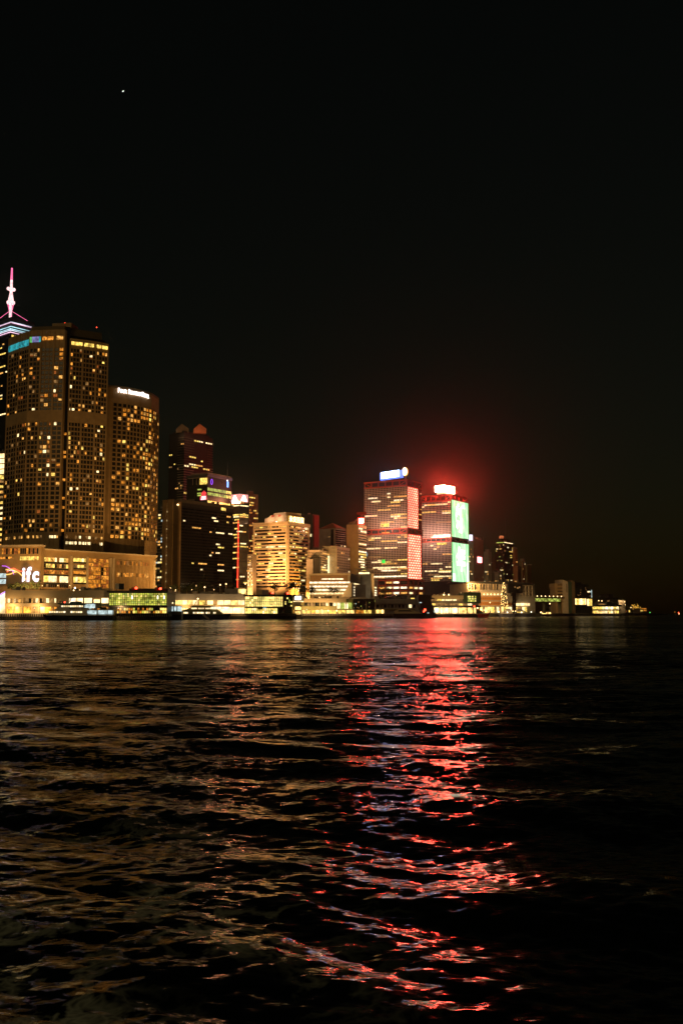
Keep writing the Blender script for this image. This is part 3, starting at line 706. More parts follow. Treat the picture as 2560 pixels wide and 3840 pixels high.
def screen_tower():
    B = Block('office_tower', 'dark office tower carrying a bright pink double screen on its roof corner', 'tower', 897, 1010, 862, 932, 42, 2000)
    z = B.z
    B.body(4, z(1886), GLASS)
    W = Win(B.o, minpx=6); nr = 24
    simple_rows(B, W, B.A, B.W, 1920, 2190, nr, 8, [W_PALE, W_YEL, W_YEL, W_WARM], .55, 2, 6, .95, .42, None)
    simple_rows(B, W, B.B, B.Dp, 1920, 2190, nr, 8, [W_PALE, W_YEL, W_WARM], .4, 2, 6, .95, .42, None)
    for fc, L in ((B.A, B.W), (B.B, B.Dp)): W.add(fc, .5, L - .3, z(1897), z(1893), W_PALE); W.add(fc, .5, L - .8, z(1932), z(1927), W_YEL)
    W.done()
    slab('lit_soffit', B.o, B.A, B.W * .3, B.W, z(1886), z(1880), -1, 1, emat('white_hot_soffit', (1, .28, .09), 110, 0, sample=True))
    S = thing('corner_screen', 'pink glowing double billboard with white peaked shapes on a tower roof', 'sign', (B.N.x, B.N.y, z(1884)))
    PS = emat('pink_screen', (1, .4, .36), .9, .15, 2, True); WS = emat('white_screen_shape', (1, .42, .24), 24, .2, 1, True)
    for fc, L, a0, a1 in ((B.A, B.W, 868, 897), (B.B, B.Dp, 897, 929)):
        s0 = fc.at(a0, 1865)[0]; s1 = fc.at(a1, 1865)[0]
        slab('screen', S, fc, s0, s1, z(1881), z(1852), -.6, .6, PS)
        c = (s0 + s1) / 2; w = (s1 - s0)
        m = MB()
        for (hw, y0, y1) in ((.4, 1877, 1870), (.3, 1870, 1864), (.18, 1864, 1857)):
            m.fprism(fc, [(c - w * hw, z(y0)), (c + w * hw, z(y0)), (c + w * hw * .45, z(y1)), (c - w * hw * .45, z(y1))], .5, .8, WS)
        m.build('peak_shape', S)
    slab('screen_frame', S, B.A, 0, B.W, z(1884), z(1881), -.8, .5, REDD)
screen_tower()

def warm_tower():
    B = Block('residential_tower', 'narrow tower full of small amber windows behind the pink billboard', 'tower', 934, 1120, 905, 968, 40, 1950)
    z = B.z; B.body(4, z(1850), DSTONE)
    W = Win(B.o, minpx=6)
    simple_rows(B, W, B.B, B.Dp, 1860, 2090, 24, 6, [W_OR, W_YEL, W_WARM, W_OR], .8, 1, 2, .7, .5)
    simple_rows(B, W, B.A, B.W, 1860, 2090, 24, 6, [W_DIM, W_OR], .5, 1, 2, .7, .5)
    W.done(); B.body(z(1850), z(1838), DSTONE, 'roof_house', g=-4)
warm_tower()

def red_mast():
    c0 = pt(891, 2205, 860); zt = pt(897, 1953, 860)
    o = thing('light_mast', 'tall thin mast glowing red from top to bottom before the dark office slab', 'mast', (c0.x, c0.y, 4))
    RL = emat('red_led_mast', (1, .022, .01), 8, .1, .2, True)
    m = MB(); m.tube((c0.x, c0.y, c0.z), (c0.x, c0.y, zt.z), .28, RL, 8, .22); m.build('light_tube', o)
    m = MB(); m.lathe((c0.x + 2.2, c0.y - 1), [(4.8, 4), (4.8, pt(891, 2205, 860).z), (5.2, pt(891, 2203, 860).z)], DCONC, 16); m.build('drum_base', o)
    m = MB(); m.lathe((c0.x + 2.2, c0.y - 1), [(5.0, c0.z - 7), (5.2, c0.z - 1), (1.2, c0.z - .4)], HALL, 16); m.build('glowing_drum', o)
    m = MB(); m.tube((c0.x - .6, c0.y, 4), (c0.x - .6, c0.y, zt.z - 1), .2, DARK); m.build('support_pole', o)
red_mast()

def thin_block():
    B = Block('apartment_block', 'thin pale apartment block squeezed left of the floodlit striped office', 'building', 948, 985, 928, 962, 25, 2150)
    B.body(4, B.z(2078), DCONC); W = Win(B.o, minpx=5)
    simple_rows(B, W, B.A, B.W, 2084, 2205, 16, 3, [W_PALE, W_WHITE, W_YEL], .7, 1, 1, .5, .5, GLASS); W.done()
thin_block()

def striped_office():
    B = Block('department_store_office', 'floodlit golden office block with horizontal window bands and rooftop characters', 'building', 1078, 1000, 951, 1157, 30, 2100)
    z = B.z; A = B.A; Bf = B.B
    B.body(4, z(1962), STONE2)
    W = Win(B.o, limit=300); n = 19
    y_top, y_bot = 1968, 2206
    for k in range(n):
        y = y_top + (y_bot - y_top) * k / n; h = (y_bot - y_top) / n
        zt, zb = z(y + h * .15), z(y + h * .72)
        for fc, L in ((A, B.W), (Bf, B.Dp)):
            a0, a1 = 1.7, L - 1.7
            slab('window_band', B.o, fc, a0, a1, zb, zt, -.4, .03, GLASS)
            slab('spandrel', B.o, fc, 1.2, L - 1.2, z(y + h * 1.1), zb, -.1, .9, STONE2)
            nc = 20; cw = (a1 - a0) / nc; c = 0
            while c < nc:
                if rnd() < ((.17 if fc is A else .2) if k not in (0, 6) else .6):
                    r = random.randint(1, 4); mt = random.choice([W_YEL, W_WARM, W_PALE, W_DIM, W_DIM, W_YEL])
                    r = min(r, nc - c); W.add(fc, a0 + c * cw + .1, a0 + (c + r) * cw - .1, zb + .3, zt - .2, mt, -.1, .1); c += r
                else: c += 1
    W.done()
    for fc, L in ((A, B.W), (Bf, B.Dp)):
        for a in (.0, L - 1.6): slab('corner_pier', B.o, fc, a, a + 1.6, 4, z(1958), -.2, 1.2, STONE2)
    B.body(z(1966), z(1955), STONE2, 'parapet', g=1.1)
    # stepped plant room with saw-tooth vents
    f = Fc(B.Lp.lerp(B.N, .13) + Vector((6, 9)), B.N + Vector((-1.5, 5)))
    g = MB(); L = f.L
    prof = [(0, z(1954)), (L, z(1954)), (L, z(1930)), (L * .96, z(1930)), (L * .96, z(1918)), (L * .42, z(1918)), (L * .42, z(1924)), (L * .3, z(1924)), (L * .12, z(1935)), (0, z(1936))]
    g.fprism(f, prof, -22, 0, STONE2); g.build('plant_room', B.o)
    for a in (.32, .62):
        g = MB(); g.fprism(f, [(L * a, z(1934)), (L * (a + .09), z(1932)), (L * (a + .16), z(1927)), (L * a, z(1924))], -.2, .15, RED); g.build('vent_recess', B.o)
    q = Bf.w(B.Dp * .55, -7, 0); g = MB(); g.lathe(q, [(5.2, z(1950)), (5.2, z(1924)), (4.2, z(1919)), (.5, z(1917))], STONE, 18); g.build('water_tank', B.o, smooth=False)
    q = f.w(L * .62, -6, z(1918)); g = MB(); g.tube(q, (q[0], q[1], z(1902)), .25, STEEL, 5, .1); g.build('antenna', B.o)
    S = thing('rooftop_sign', 'glowing gold chinese characters on the roof edge of the striped golden office', 'sign', Bf.w(0, 1, z(1955)))
    SG = emat('gold_character_glow', (1, .8, .36), 3.2, 0, sample=True); SB = emat('amber_sign_back', (1, .45, .05), .8, .3, .5)
    a0 = Bf.at(1079, 1945)[0]; a1 = Bf.at(1134, 1950)[0]
    put_glyphs(S, Bf, '永安百貨', a0, a1, z(1956), z(1934), 1.6, 2.0, SG, 'character', .014)
    slab('sign_back', S, Bf, a0 - .4, a1 + .4, z(1957), z(1933), .9, 1.2, SB)
    for k in range(5):
        slab('sign_bracket', S, Bf, a0 + (a1 - a0) * k / 4.2, a0 + (a1 - a0) * k / 4.2 + .3, z(1957), z(1936), .5, .9, STEEL)
    for u_ in (.25, .7):
        q = f.w(L * u_, 5.5, z(1953)); g = MB(); g.fbox(f, L * u_ - .5, L * u_ + .5, z(1955), z(1953), 4.5, 5.2, LAMP); g.build('added_roof_lamp', B.o); light('POINT', q, 5200, (1, .55, .3), B.o, .3)  # lamps added on the roof to brighten the plant room
    # floodlights round the base: they make the facade glow
    for i, (fc, L, u, off, pw) in enumerate(((A, B.W, .5, 44, 1.0), (A, B.W, .95, 44, 1.0), (Bf, B.Dp, .3, 17, .42))):
        p = fc.w(L * u, off, 12); t = thing('floodlight', ('floodlight at the left foot of the striped golden office', 'floodlight under the corner of the striped golden office', 'floodlight facing the side of the striped golden office')[i], 'floodlight', (p[0], p[1], 4), 'floodlights of the golden office')
        m = MB(); m.tube((p[0], p[1], 4), (p[0], p[1], 11), .15, DARK); m.build('post', t)
        m = MB(); m.fbox(Fc(Vector(p) - Vector((1, 0, 0)), Vector(p) + Vector((1, 0, 0))), 0, 2, 11, 12.3, -.5, .5, LAMP); m.build('lamp_head', t)
        light('SPOT', (p[0], p[1], 12.8), 5.5e5 * pw, (1, .42, .12) if i < 2 else (1, .36, .05), t, .6, fc.w(L * .6, 0, 75 if i < 2 else 50), 84 if i < 2 else 120)
striped_office()

def back_towers():
    B = Block('office_tower', 'dark reddish tower rising right behind the golden striped office', 'tower', 1172, 1250, 1120, 1196, 35, 1980)
    B.body(4, B.z(1928), DCONC); B.clutter(B.z(1928), 4); f = B.B; m = MB()
    m.fbox(f, B.Dp * .1, B.Dp * .9, B.z(2050), B.z(1932), -1, 1.2, REDD); m.build('red_bay', B.o)
    W = Win(B.o, minpx=5); W.px(B.A, 1163, 2002, 1168, 2012, W_PALE); simple_rows(B, W, B.A, B.W, 1990, 2060, 7, 5, [W_PALE, W_DIM], .3, 1, 1, .4, .6); W.done()
    B = Block('office_building', 'concrete block with a reddish hipped roof between golden office and red towers', 'building', 1258, 1120, 1196, 1296, 34, 2080)
    z = B.z; B.body(4, z(1980), CONC)
    m = MB(); pl = B.plan(.8); c = (B.N + B.Bp) / 2
    m.add([(p.x, p.y, z(1980)) for p in pl] + [(c.x, c.y, z(1956))], [(3, 2, 1, 0), (0, 1, 4), (1, 2, 4), (2, 3, 4), (3, 0, 4)], wmat('roof_tile', (.36, .13, .08), .8)); m.build('roof', B.o)
    slab('stair_recess', B.o, B.A, B.W * .72, B.W * .88, 4, z(1984), -.1, .2, DARK)
    W = Win(B.o, minpx=5); simple_rows(B, W, B.B, B.Dp, 1985, 2130, 18, 6, [W_YEL, W_PALE], .2, 1, 4, .9, .5, GLASS)
    simple_rows(B, W, B.A, B.W * .7, 1990, 2120, 15, 4, [W_DIM], .2, 1, 2, .6, .4); W.done()
    B = Block('office_building', 'beige block with pale framed bays and crossed bracing below the hipped roof', 'building', 1263, 1040, 1207, 1312, 20, 2120)
    z = B.z; B.body(4, z(2048), CONC); B.clutter(z(2048), 8)
    W = Win(B.o, minpx=5); simple_rows(B, W, B.B, B.Dp, 2056, 2144, 9, 7, [W_PALE, W_WARM], .35, 1, 2, .6, .5, DCONC)
    simple_rows(B, W, B.A, B.W * .5, 2056, 2144, 9, 4, [W_PALE, W_YEL], .4, 1, 3, .8, .5, GLASS); W.done()
    fr = MB()
    for a in (.5, .98): fr.fbox(B.A, B.W * a - .5, B.W * a + .3, 4, z(2047), -.1, .8, STONE2)
    for y in (2047, 2060, 2075, 2110): fr.fbox(B.A, B.W * (0 if y < 2061 else .5), B.W, z(y + 2), z(y), -.1, .8, STONE2)
    zs = [2075, 2086, 2096, 2107, 2118, 2128, 2140]
    for i in range(6): fr.tube(B.A.w(B.W * (.62 if i % 2 else .85), .6, z(zs[i])), B.A.w(B.W * (.85 if i % 2 else .62), .6, z(zs[i + 1])), .28, STONE2, 5)
    fr.build('bracing_frame', B.o)
    B = Block('office_building', 'low beige office block just right of the golden striped office', 'building', 1200, 1010, 1152, 1236, 15, 2120)
    z = B.z; B.body(4, z(2062), CONC); B.clutter(z(2062), 7); W = Win(B.o, minpx=5)
    simple_rows(B, W, B.B, B.Dp, 2068, 2148, 9, 5, [W_PALE, W_YEL, W_WARM], .7, 1, 3, .85, .5, GLASS); simple_rows(B, W, B.A, B.W, 2068, 2148, 9, 7, [W_PALE], .15, 1, 2, .7, .4, DCONC); W.done()
    slab('lit_stair_bay', B.o, B.B, B.Dp * .78, B.Dp * .98, z(2146), z(2078), -.1, .5, W_PALE)
    m = MB(); f = B.A; m.fbox(f, B.W * .1, B.W * .6, 4, z(2098), 1, 8, GREYC); m.fbox(f, B.W * .6, B.W * 1.1, 4, z(2092), 1, 7, DARK); m.build('side_annex', B.o)
    # blank-walled tower with a red sign
    B = Block('office_tower', 'blank tan-walled tower with a small red roof sign beside the red-framed towers', 'tower', 1344, 1080, 1299, 1374, 24, 2080)
    z = B.z; B.body(4, z(1966), STONE)
    m = MB(); m.prism(B.plan(-2), z(1966), z(1956), DSTONE); m.build('roof_house', B.o)
    W = Win(B.o, minpx=5); simple_rows(B, W, B.B, B.Dp, 1976, 2140, 17, 4, [W_PALE, W_WHITE, W_YEL], .6, 1, 4, .92, .5, GLASS); W.done()
    m = MB(); m.tube(B.A.w(B.W * .4, -2, z(1966)), B.B.w(1, -1, z(1944)), .4, STEEL); m.tube(B.B.w(1, -1, z(1966)), B.B.w(1, -1, z(1944)), .4, STEEL); m.build('sign_strut', B.o)
    S = thing('roof_sign', 'small square sign glowing white-hot with red edges on the blank tan tower', 'sign', B.B.w(2, 1, z(1966)))
    RW = emat('red_white_sign', (1, .05, .03), 230, 0, sample=True); RH = emat('red_sign_edge', (1, .03, .02), 3, 0)
    f = Fc(pt(1341, 1955, 1078), pt(1364, 1955, 1074)); 
    slab('sign_panel', S, f, 0, f.L, z(1968), z(1942), -1, 0, RH)
    slab('sign_face', S, f, f.L * .22, f.L * .92, z(1963), z(1946), 0, .3, RW)
    slab('sign_top_rail', S, f, f.L * -.4, f.L, z(1930), z(1921), -6, -3, REDD); slab('sign_post', S, f, f.L * .3, f.L * .36, z(1966), z(1922), -5, -3.2, REDD)
    # white carpark-like building with long lit strips
    B = Block('market_building', 'low white building with bright continuous window strips before the towers', 'building', 1312, 900, 1160, 1416, 10, 2200)
    z = B.z; B.body(4, z(2156), CONC); B.body(z(2156), z(2150), STONE2, 'parapet', g=.5); B.clutter(z(2150), 14, .8)
    A = B.A
    slab('louvre_panel', B.o, A, .8, B.W * .94, z(2180), z(2157), -.1, .3, wmat('brown_louvre', (.28, .18, .1)))
    for k, y in enumerate((2181, 2196, 2209, 2222)):
        for c in range(10): slab('window', B.o, A, B.W * c / 10 + .25, B.W * (c + 1) / 10 - .1, z(y + 6), z(y), -.1, .2, W_WHITE if k < 3 else W_PALE)
        slab('ledge', B.o, A, 0, B.W + .3, z(y + 9), z(y + 6), -.1, .9, WHITE)
    slab('light_slot', B.o, A, B.W * .3, B.W * .84, z(2173), z(2169), -.1, .6, W_WHITE)
    for y in (2184, 2197, 2207, 2217, 2228):
        for a, b in ((.1, .3), (.36, .42), (.5, .75), (.86, .94)): slab('window', B.o, B.B, B.Dp * a, B.Dp * b, z(y + 5), z(y), -.1, .2, W_WHITE if y > 2190 else W_PALE)
    m = MB(); f = Fc(pt(1280, 2200, 870), pt(1318, 2200, 868)); m.fprism(f, [(0, z(2240)), (f.L, z(2240)), (f.L, z(2190)), (f.L * .8, z(2190))], -6, 0, WHITE); m.build('sloped_stair_wall', B.o)
    f = Fc(pt(1330, 2200, 880), pt(1371, 2200, 880)); slab('grey_screen', B.o, f, 0, f.L, 10, z(2194), -3, 0, GREYC)
    m = MB()
    for x in (1318, 1326):
        q = pt(x, 2200, 876); m.tube((q.x, q.y, 4), (q.x, q.y, z(2188)), .3, WHITE)
    m.build('stair_frame', B.o)
    f = Fc(pt(1335, 2150, 960), pt(1390, 2150, 956)); o2 = thing('rooftop_bar', 'small warmly lit rooftop pavilion at the foot of the left red tower', 'building', f.w(0, 0, 4))
    m = MB(); m.fbox(f, 0, f.L, 4, pt(1360, 2150, 958).z, -12, 0, CONC); m.fbox(f, -1, f.L + 1, pt(1360, 2136, 958).z, pt(1360, 2133, 958).z, -12, 1, CONC); m.build('wall', o2)
    for a in (0, .33, .66, .97): slab('post', o2, f, f.L * a, f.L * a + .5, pt(1360, 2150, 958).z, pt(1360, 2136, 958).z, -.6, 0, STONE2)
    slab('lit_bar', o2, f, f.L * .2, f.L * .9, pt(1360, 2152, 958).z, pt(1360, 2146, 958).z, 0, .3, HALLW)
back_towers()

# ------------------------------------------------------------------ the two red-framed towers
def checker_mat():
    m, t, b = nodes('red_white_led_screen'); L = t.links.new
    tc = t.nodes.new('ShaderNodeTexCoord'); mp = t.nodes.new('ShaderNodeMapping'); mp.inputs['Scale'].default_value = (5, 18, 1)
    ck = t.nodes.new('ShaderNodeTexBrick'); ck.inputs['Scale'].default_value = 1; ck.offset = .5; ck.inputs['Brick Width'].default_value = 1; ck.inputs['Row Height'].default_value = 1
    ck.inputs['Mortar Size'].default_value = .28; ck.inputs['Mortar Smooth'].default_value = .25
    ck.inputs['Color1'].default_value = (1, .55, .4, 1); ck.inputs['Color2'].default_value = (1, .45, .3, 1); ck.inputs['Mortar'].default_value = (.85, .07, .03, 1)
    L(tc.outputs['UV'], mp.inputs[0]); L(mp.outputs[0], ck.inputs['Vector']); L(ck.outputs['Color'], b.inputs['Emission Color'])
    n = noise(t, .06, 3); mr = t.nodes.new('ShaderNodeMapRange'); mr.inputs[1].default_value = .35; mr.inputs[2].default_value = .65; mr.inputs[3].default_value = 1.7; mr.inputs[4].default_value = 3.6
    L(n.outputs[0], mr.inputs[0]); L(mr.outputs[0], b.inputs['Emission Strength']); b.inputs['Base Color'].default_value = (.02, .02, .02, 1)
    m.cycles.emission_sampling = 'FRONT'; return m
def green_mat():
    m, t, b = nodes('green_led_screen'); L = t.links.new
    tc = t.nodes.new('ShaderNodeTexCoord'); w = t.nodes.new('ShaderNodeTexWave'); w.bands_direction = 'X'; w.inputs['Scale'].default_value = 7; w.inputs['Distortion'].default_value = 0
    L(tc.outputs['UV'], w.inputs['Vector'])
    n = t.nodes.new('ShaderNodeTexNoise'); mp = t.nodes.new('ShaderNodeMapping'); mp.inputs['Scale'].default_value = (9, 2.6, 1); L(tc.outputs['UV'], mp.inputs[0]); L(mp.outputs[0], n.inputs['Vector']); n.inputs['Scale'].default_value = 1; n.inputs['Detail'].default_value = 4
    ad = t.nodes.new('ShaderNodeMath'); ad.operation = 'MULTIPLY_ADD'; ad.inputs[1].default_value = .16; L(w.outputs[0], ad.inputs[0]); L(n.outputs[0], ad.inputs[2])
    r = t.nodes.new('ShaderNodeValToRGB'); e = r.color_ramp.elements
    e[0].position = .38; e[0].color = (.2, .8, .24, 1); e[1].position = .78; e[1].color = (.85, .95, .75, 1); q = e.new(.55); q.color = (.42, .86, .42, 1)
    L(ad.outputs[0], r.inputs[0]); L(r.outputs[0], b.inputs['Emission Color']); b.inputs['Emission Strength'].default_value = 1.3; b.inputs['Base Color'].default_value = (.02, .02, .02, 1)
    m.cycles.emission_sampling = 'FRONT'; return m
def uv_panel(name, parent, fc, a0, a1, z0, z1, o, mat, a0t=None, a1t=None):
    a0t = a0 if a0t is None else a0t; a1t = a1 if a1t is None else a1t
    m = MB(); v = [fc.w(a0, o, z0), fc.w(a1, o, z0), fc.w(a1t, o, z1), fc.w(a0t, o, z1)]
    m.add(v + [fc.w(a0, o - .4, z0), fc.w(a1, o - .4, z0), fc.w(a1t, o - .4, z1), fc.w(a0t, o - .4, z1)], [(0, 1, 2, 3), (7, 6, 5, 4), (0, 4, 5, 1), (1, 5, 6, 2), (2, 6, 7, 3), (3, 7, 4, 0)], mat)
    ob = m.build(name, parent); uv = ob.data.uv_layers.new(name='UVMap')
    for k, c in enumerate([(0, 0), (1, 0), (1, 1), (0, 1)]): uv.data[k].uv = c
    return ob
def truss(parent, fc, L, z0, z1, mat, n=6, diag=True):
    m = MB(); t = (z1 - z0) * .2
    m.fbox(fc, -.5, L + .5, z1 - t, z1, -.2, 1.0, mat); m.fbox(fc, -.5, L + .5, z0, z0 + t * 1.1, -.2, 1.0, mat)
    for k in range(n + 1):
        a = min(max(L * k / n, .45), L - .45); m.fbox(fc, a - .45, a + .45, z0 + t * 1.05, z1 - t, -.2, .9, mat)
    if diag:
        for a, b in ((0, 1), (n, n - 1)):
            p = fc.w(min(max(L * a / n, .5), L - .5), .5, z1 - t); q = fc.w(L * b / n + (.3 if b > a else -.3), .5, z0 + t); m.tube(p, q, .42, mat, 4)
    return m.build('truss_belt', parent)
def red_tower(label, xn, D, xl, xr, y_top, y_b0, y_b1, y_base, extra):
    B = Block('framed_tower', label, 'tower', xn, D, xl, xr, 31, 2000, 'pair of red framed towers')
    z = B.z
    yb = y_top + 26
    B.body(4, z(yb - 2), GLASSB)
    B.body(z(yb - 2), z(y_top + 3), DARK, 'roof_plant', g=-2.5)
    W = Win(B.o, limit=150, minpx=9)
    for (yt, yl) in ((yb, y_b0 - 1), (y_b1 + 2, y_base)):
        nr = int((yl - yt) / 6.6); nc = int(B.W / 1.95)
        t = runs(nr, nc // 2, .5, 1, 5, [W_PALE, W_PALE, W_YEL, W_WARM, W_WHITE, W_DIM], None)
        grid(W, B.A, .5, B.W - .3, z(yl), z(yt), nc // 2, nr, .94, .7, t, -.1, .06)
        m = MB()
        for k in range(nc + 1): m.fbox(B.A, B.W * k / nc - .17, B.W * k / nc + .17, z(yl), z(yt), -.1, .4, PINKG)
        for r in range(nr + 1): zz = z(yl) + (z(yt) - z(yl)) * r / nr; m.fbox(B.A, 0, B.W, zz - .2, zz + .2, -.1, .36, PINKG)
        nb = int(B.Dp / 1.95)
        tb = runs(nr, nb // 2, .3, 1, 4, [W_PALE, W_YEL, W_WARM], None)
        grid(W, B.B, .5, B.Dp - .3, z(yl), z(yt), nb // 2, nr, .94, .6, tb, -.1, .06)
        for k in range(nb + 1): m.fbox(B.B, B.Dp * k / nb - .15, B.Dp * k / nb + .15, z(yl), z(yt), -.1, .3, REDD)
        m.build('mullion_lattice', B.o, 'stuff')
    W.done()
    for fc, L, nn in ((B.A, B.W, 6), (B.B, B.Dp, 4)):
        mt = RED if fc is B.A else REDD  # side face takes a darker copy of the red, shade put into colour
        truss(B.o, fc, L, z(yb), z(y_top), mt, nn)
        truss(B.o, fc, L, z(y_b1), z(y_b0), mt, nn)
    return B
def shun_pair():
    B = red_tower('left and taller red framed tower with a red diamond-patterned light screen', 1526, 1090, 1367, 1581, 1797, 2046 - 67, 2046 - 45, 2168, None)
    z = B.z; CH = checker_mat(); f = B.B
    for (y0, y1, b) in ((1825, 1978, .66), (2003, 2170, .84)):
        p = uv_panel('led_panel', B.o, f, .3, B.Dp * b, z(y1), z(y0), 1.4, CH)
    # red podium storeys with lit floors
    for k, y in enumerate((2172, 2192, 2212)):
        for fc, L in ((B.A, B.W), (B.B, B.Dp)):
            slab('podium_band', B.o, fc, -1, L + 1, z(y + 5), z(y), -.2, 2.2, RED if fc is B.A else REDD)  # side bands darker too, shade put into their colour
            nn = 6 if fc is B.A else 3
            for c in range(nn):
                slab('podium_post', B.o, fc, L * c / nn - .4, L * c / nn + .4, z(y + 20), z(y + 5), -.2, 2.0, RED if fc is B.A else REDD)  # side posts in the same shaded red
                if rnd() < .75 and k > 0 or c in (3, 4): slab('window', B.o, fc, L * (c + .1) / nn, L * (c + .9) / nn, z(y + 15), z(y + 8), -.1, .8, random.choice([W_PALE, W_WHITE, W_WARM]))
    slab('lit_floor', B.o, B.A, B.W * .2, B.W * .98, z(2124 + 4), z(2124), -.1, .45, W_PALE); slab('lit_floor', B.o, B.A, B.W * .1, B.W * .98, z(2163), z(2158), -.1, .45, W_WHITE)
    a0, a1, z0, z1 = B.A.rect(1432, 2099, 1444, 2112); slab('green_lit_window', B.o, B.A, a0, a1, z0, z1, -.1, .5, emat('green_neon', (.03, .9, .08), 1.1, .7, 1))
    a0, a1, z0, z1 = B.A.rect(1370, 2073, 1378, 2085); slab('blue_lit_window', B.o, B.A, a0, a1, z0, z1, -.1, .5, emat('pale_blue_glow', (.25, .5, .7), .6, .7, 1))
    for y0, y1, x0, x1, mt in ((1964, 1975, 1428, 1458, W_YEL), (1996, 2004, 1432, 1460, W_OR)): a0, a1, z0, z1 = B.A.rect(x0, y0, x1, y1); slab('restaurant_window', B.o, B.A, a0, a1, z0, z1, -.1, .5, mt)
    # signs on the roof
    f = Fc(pt(1424, 1790, 1118), pt(1505, 1790, 1094)); zz = lambda y: pt(1465, y, 1106).z
    S = thing('roof_sign', 'white-hot rectangular sign with blue glow on the taller red framed tower', 'sign', f.w(f.L / 2, 0, zz(1797)))
    BW = emat('blue_white_sign', (.42, .56, 1), 11, 0, sample=True); BE = emat('blue_sign_edge', (.12, .22, 1), 1.6, 0, sample=True)
    slab('sign_box', S, f, 0, f.L, zz(1796), zz(1768), -3, 0, BE)
    slab('sign_face', S, f, f.L * .06, f.L * .9, zz(1791), zz(1767), 0, .4, BW)
    for k in range(5): slab('sign_post', S, f, f.L * (.1 + .19 * k), f.L * (.1 + .19 * k) + .4, zz(1802), zz(1796), -2, -1.4, STEEL)
    m = MB(); m.tube(f.w(.5, -1, zz(1768)), f.w(-1.2, -1, zz(1761)), .2, STEEL); m.tube(f.w(-1.2, -1, zz(1761)), f.w(3, -1, zz(1766)), .15, STEEL); m.build('maintenance_crane', S)
    f = Fc(pt(1506, 1775, 1096), pt(1528, 1775, 1094)); c = f.L / 2; zc = zz(1773); ry = zz(1757) - zz(1773)
    S = thing('emblem_sign', 'upright oval emblem sign glowing white with orange rim on the taller red tower', 'sign', f.w(c, 0, zz(1797)))
    OE = emat('orange_rim', (1, .4, .02), 1.8, 0, sample=True); OW = emat('white_emblem', (1, .86, .6), 3, 0)
    def ring(r0, r1, o0, o1, mt, nm, t0=0, t1=6.2832, n=24):
        m = MB(); P = [t0 + (t1 - t0) * i / n for i in range(n + 1)]
        for i in range(n):
            q = [(c + r * f.L * .46 * math.cos(t), zc + r * ry * math.sin(t)) for r, t in ((r0, P[i]), (r1, P[i]), (r1, P[i + 1]), (r0, P[i + 1]))]
            m.fprism(f, q, o0, o1, mt)
        m.build(nm, S)
    ring(.0, 1.0, -3, 0, OE, 'emblem_drum'); ring(.55, .93, 0, .4, OW, 'emblem_ring'); ring(.0, .34, 0, .3, OW, 'emblem_dot', n=12)
    ring(.36, .52, 0, .5, OW, 'emblem_arc', -.9, 3.6, 14)
    slab('emblem_mast', S, f, c - .8, c + .8, zz(1799), zz(1786), -3, -1, STEEL)
    # belt floodlights
    for u in (.15, .5, .85): light('POINT', B.A.w(B.W * u, 16, z(1975)), 18000, (1, .52, .34), B.o, .5)

    B = red_tower('right red framed tower with a tall green light screen of two characters', 1690, 1245, 1579, 1751, 1853, 2015, 2031, 2178, None)
    z = B.z; f = B.B; G = green_mat(); GW = emat('white_led_character', (1, .84, .78), 2.2, .15, .2)
    GE = emat('green_led_edge', (.03, .8, .12), 1.1, 0)
    for (y0, y1, ch, gy0, gy1) in ((1874, 2012, '新', 1882, 1995), (2033, 2180, '年', 2045, 2140)):
        p = uv_panel('led_panel', B.o, f, .2, B.Dp, z(y1), z(y0), 1.4, G)
        put_glyphs(p, f, ch, B.Dp * .25, B.Dp * .8, z(gy1), z(gy0), 1.42, 1.7, GW, 'character', .055)
        for a in (0, B.Dp): slab('panel_edge', p, f, a, a + .35, z(y1), z(y0), 1.1, 1.62, GE)
    slab('white_streak', B.o, f, B.Dp * .88, B.Dp * .99, z(2178), z(2105), 1.42, 1.6, GW); slab('white_streak', B.o, f, B.Dp * .02, B.Dp * .14, z(2178), z(2150), 1.42, 1.6, GW)
    slab('lit_floor', B.o, B.A, B.W * .42, B.W * .98, z(2013), z(2004), -.1, .5, emat('hot_lit_floor', (1, .8, .62), 2.6, .5, .3, True)); slab('lit_floor', B.o, B.A, B.W * .58, B.W * .97, z(2146), z(2141), -.1, .5, W_PALE)
    slab('restaurant_window', B.o, B.A, B.W * .52, B.W * .86, z(2042), z(2034), -.1, .5, W_YEL)
    for u in (.2, .55, .9): light('POINT', B.A.w(B.W * u, 16, z(2008)), 20000, (1, .55, .38), B.o, .5)
    f1 = Fc(pt(1630, 1830, 1262), pt(1666, 1830, 1252)); f2 = Fc(pt(1666, 1830, 1252), pt(1703, 1830, 1268)); zz = lambda y: pt(1668, y, 1258).z
    S = thing('roof_sign', 'large white-hot rooftop sign with a fierce red glow on the right red tower', 'sign', f1.w(f1.L, 0, zz(1860)))
    RW = emat('hot_red_sign', (1, .055, .035), 380, 0, sample=True); RW2 = emat('warm_sign_skirt', (1, .6, .35), 1.6, 0)
    slab('sign_face', S, f1, 0, f1.L, zz(1844), zz(1821), -1.5, 0, RW); slab('sign_face', S, f2, 0, f2.L, zz(1848), zz(1822), -1.5, 0, RW)
    slab('sign_skirt', S, f1, f1.L * .15, f1.L, zz(1853), zz(1844.3), -1.5, -.3, RW2); slab('sign_skirt', S, f2, 0, f2.L, zz(1853), zz(1848.3), -1.5, -.3, RW2)
    for f_, a in ((f1, .2), (f1, .6), (f2, .2), (f2, .8)): slab('sign_post', S, f_, f_.L * a, f_.L * a + .6, zz(1866), zz(1853), -1.4, -.6, REDD)
shun_pair()

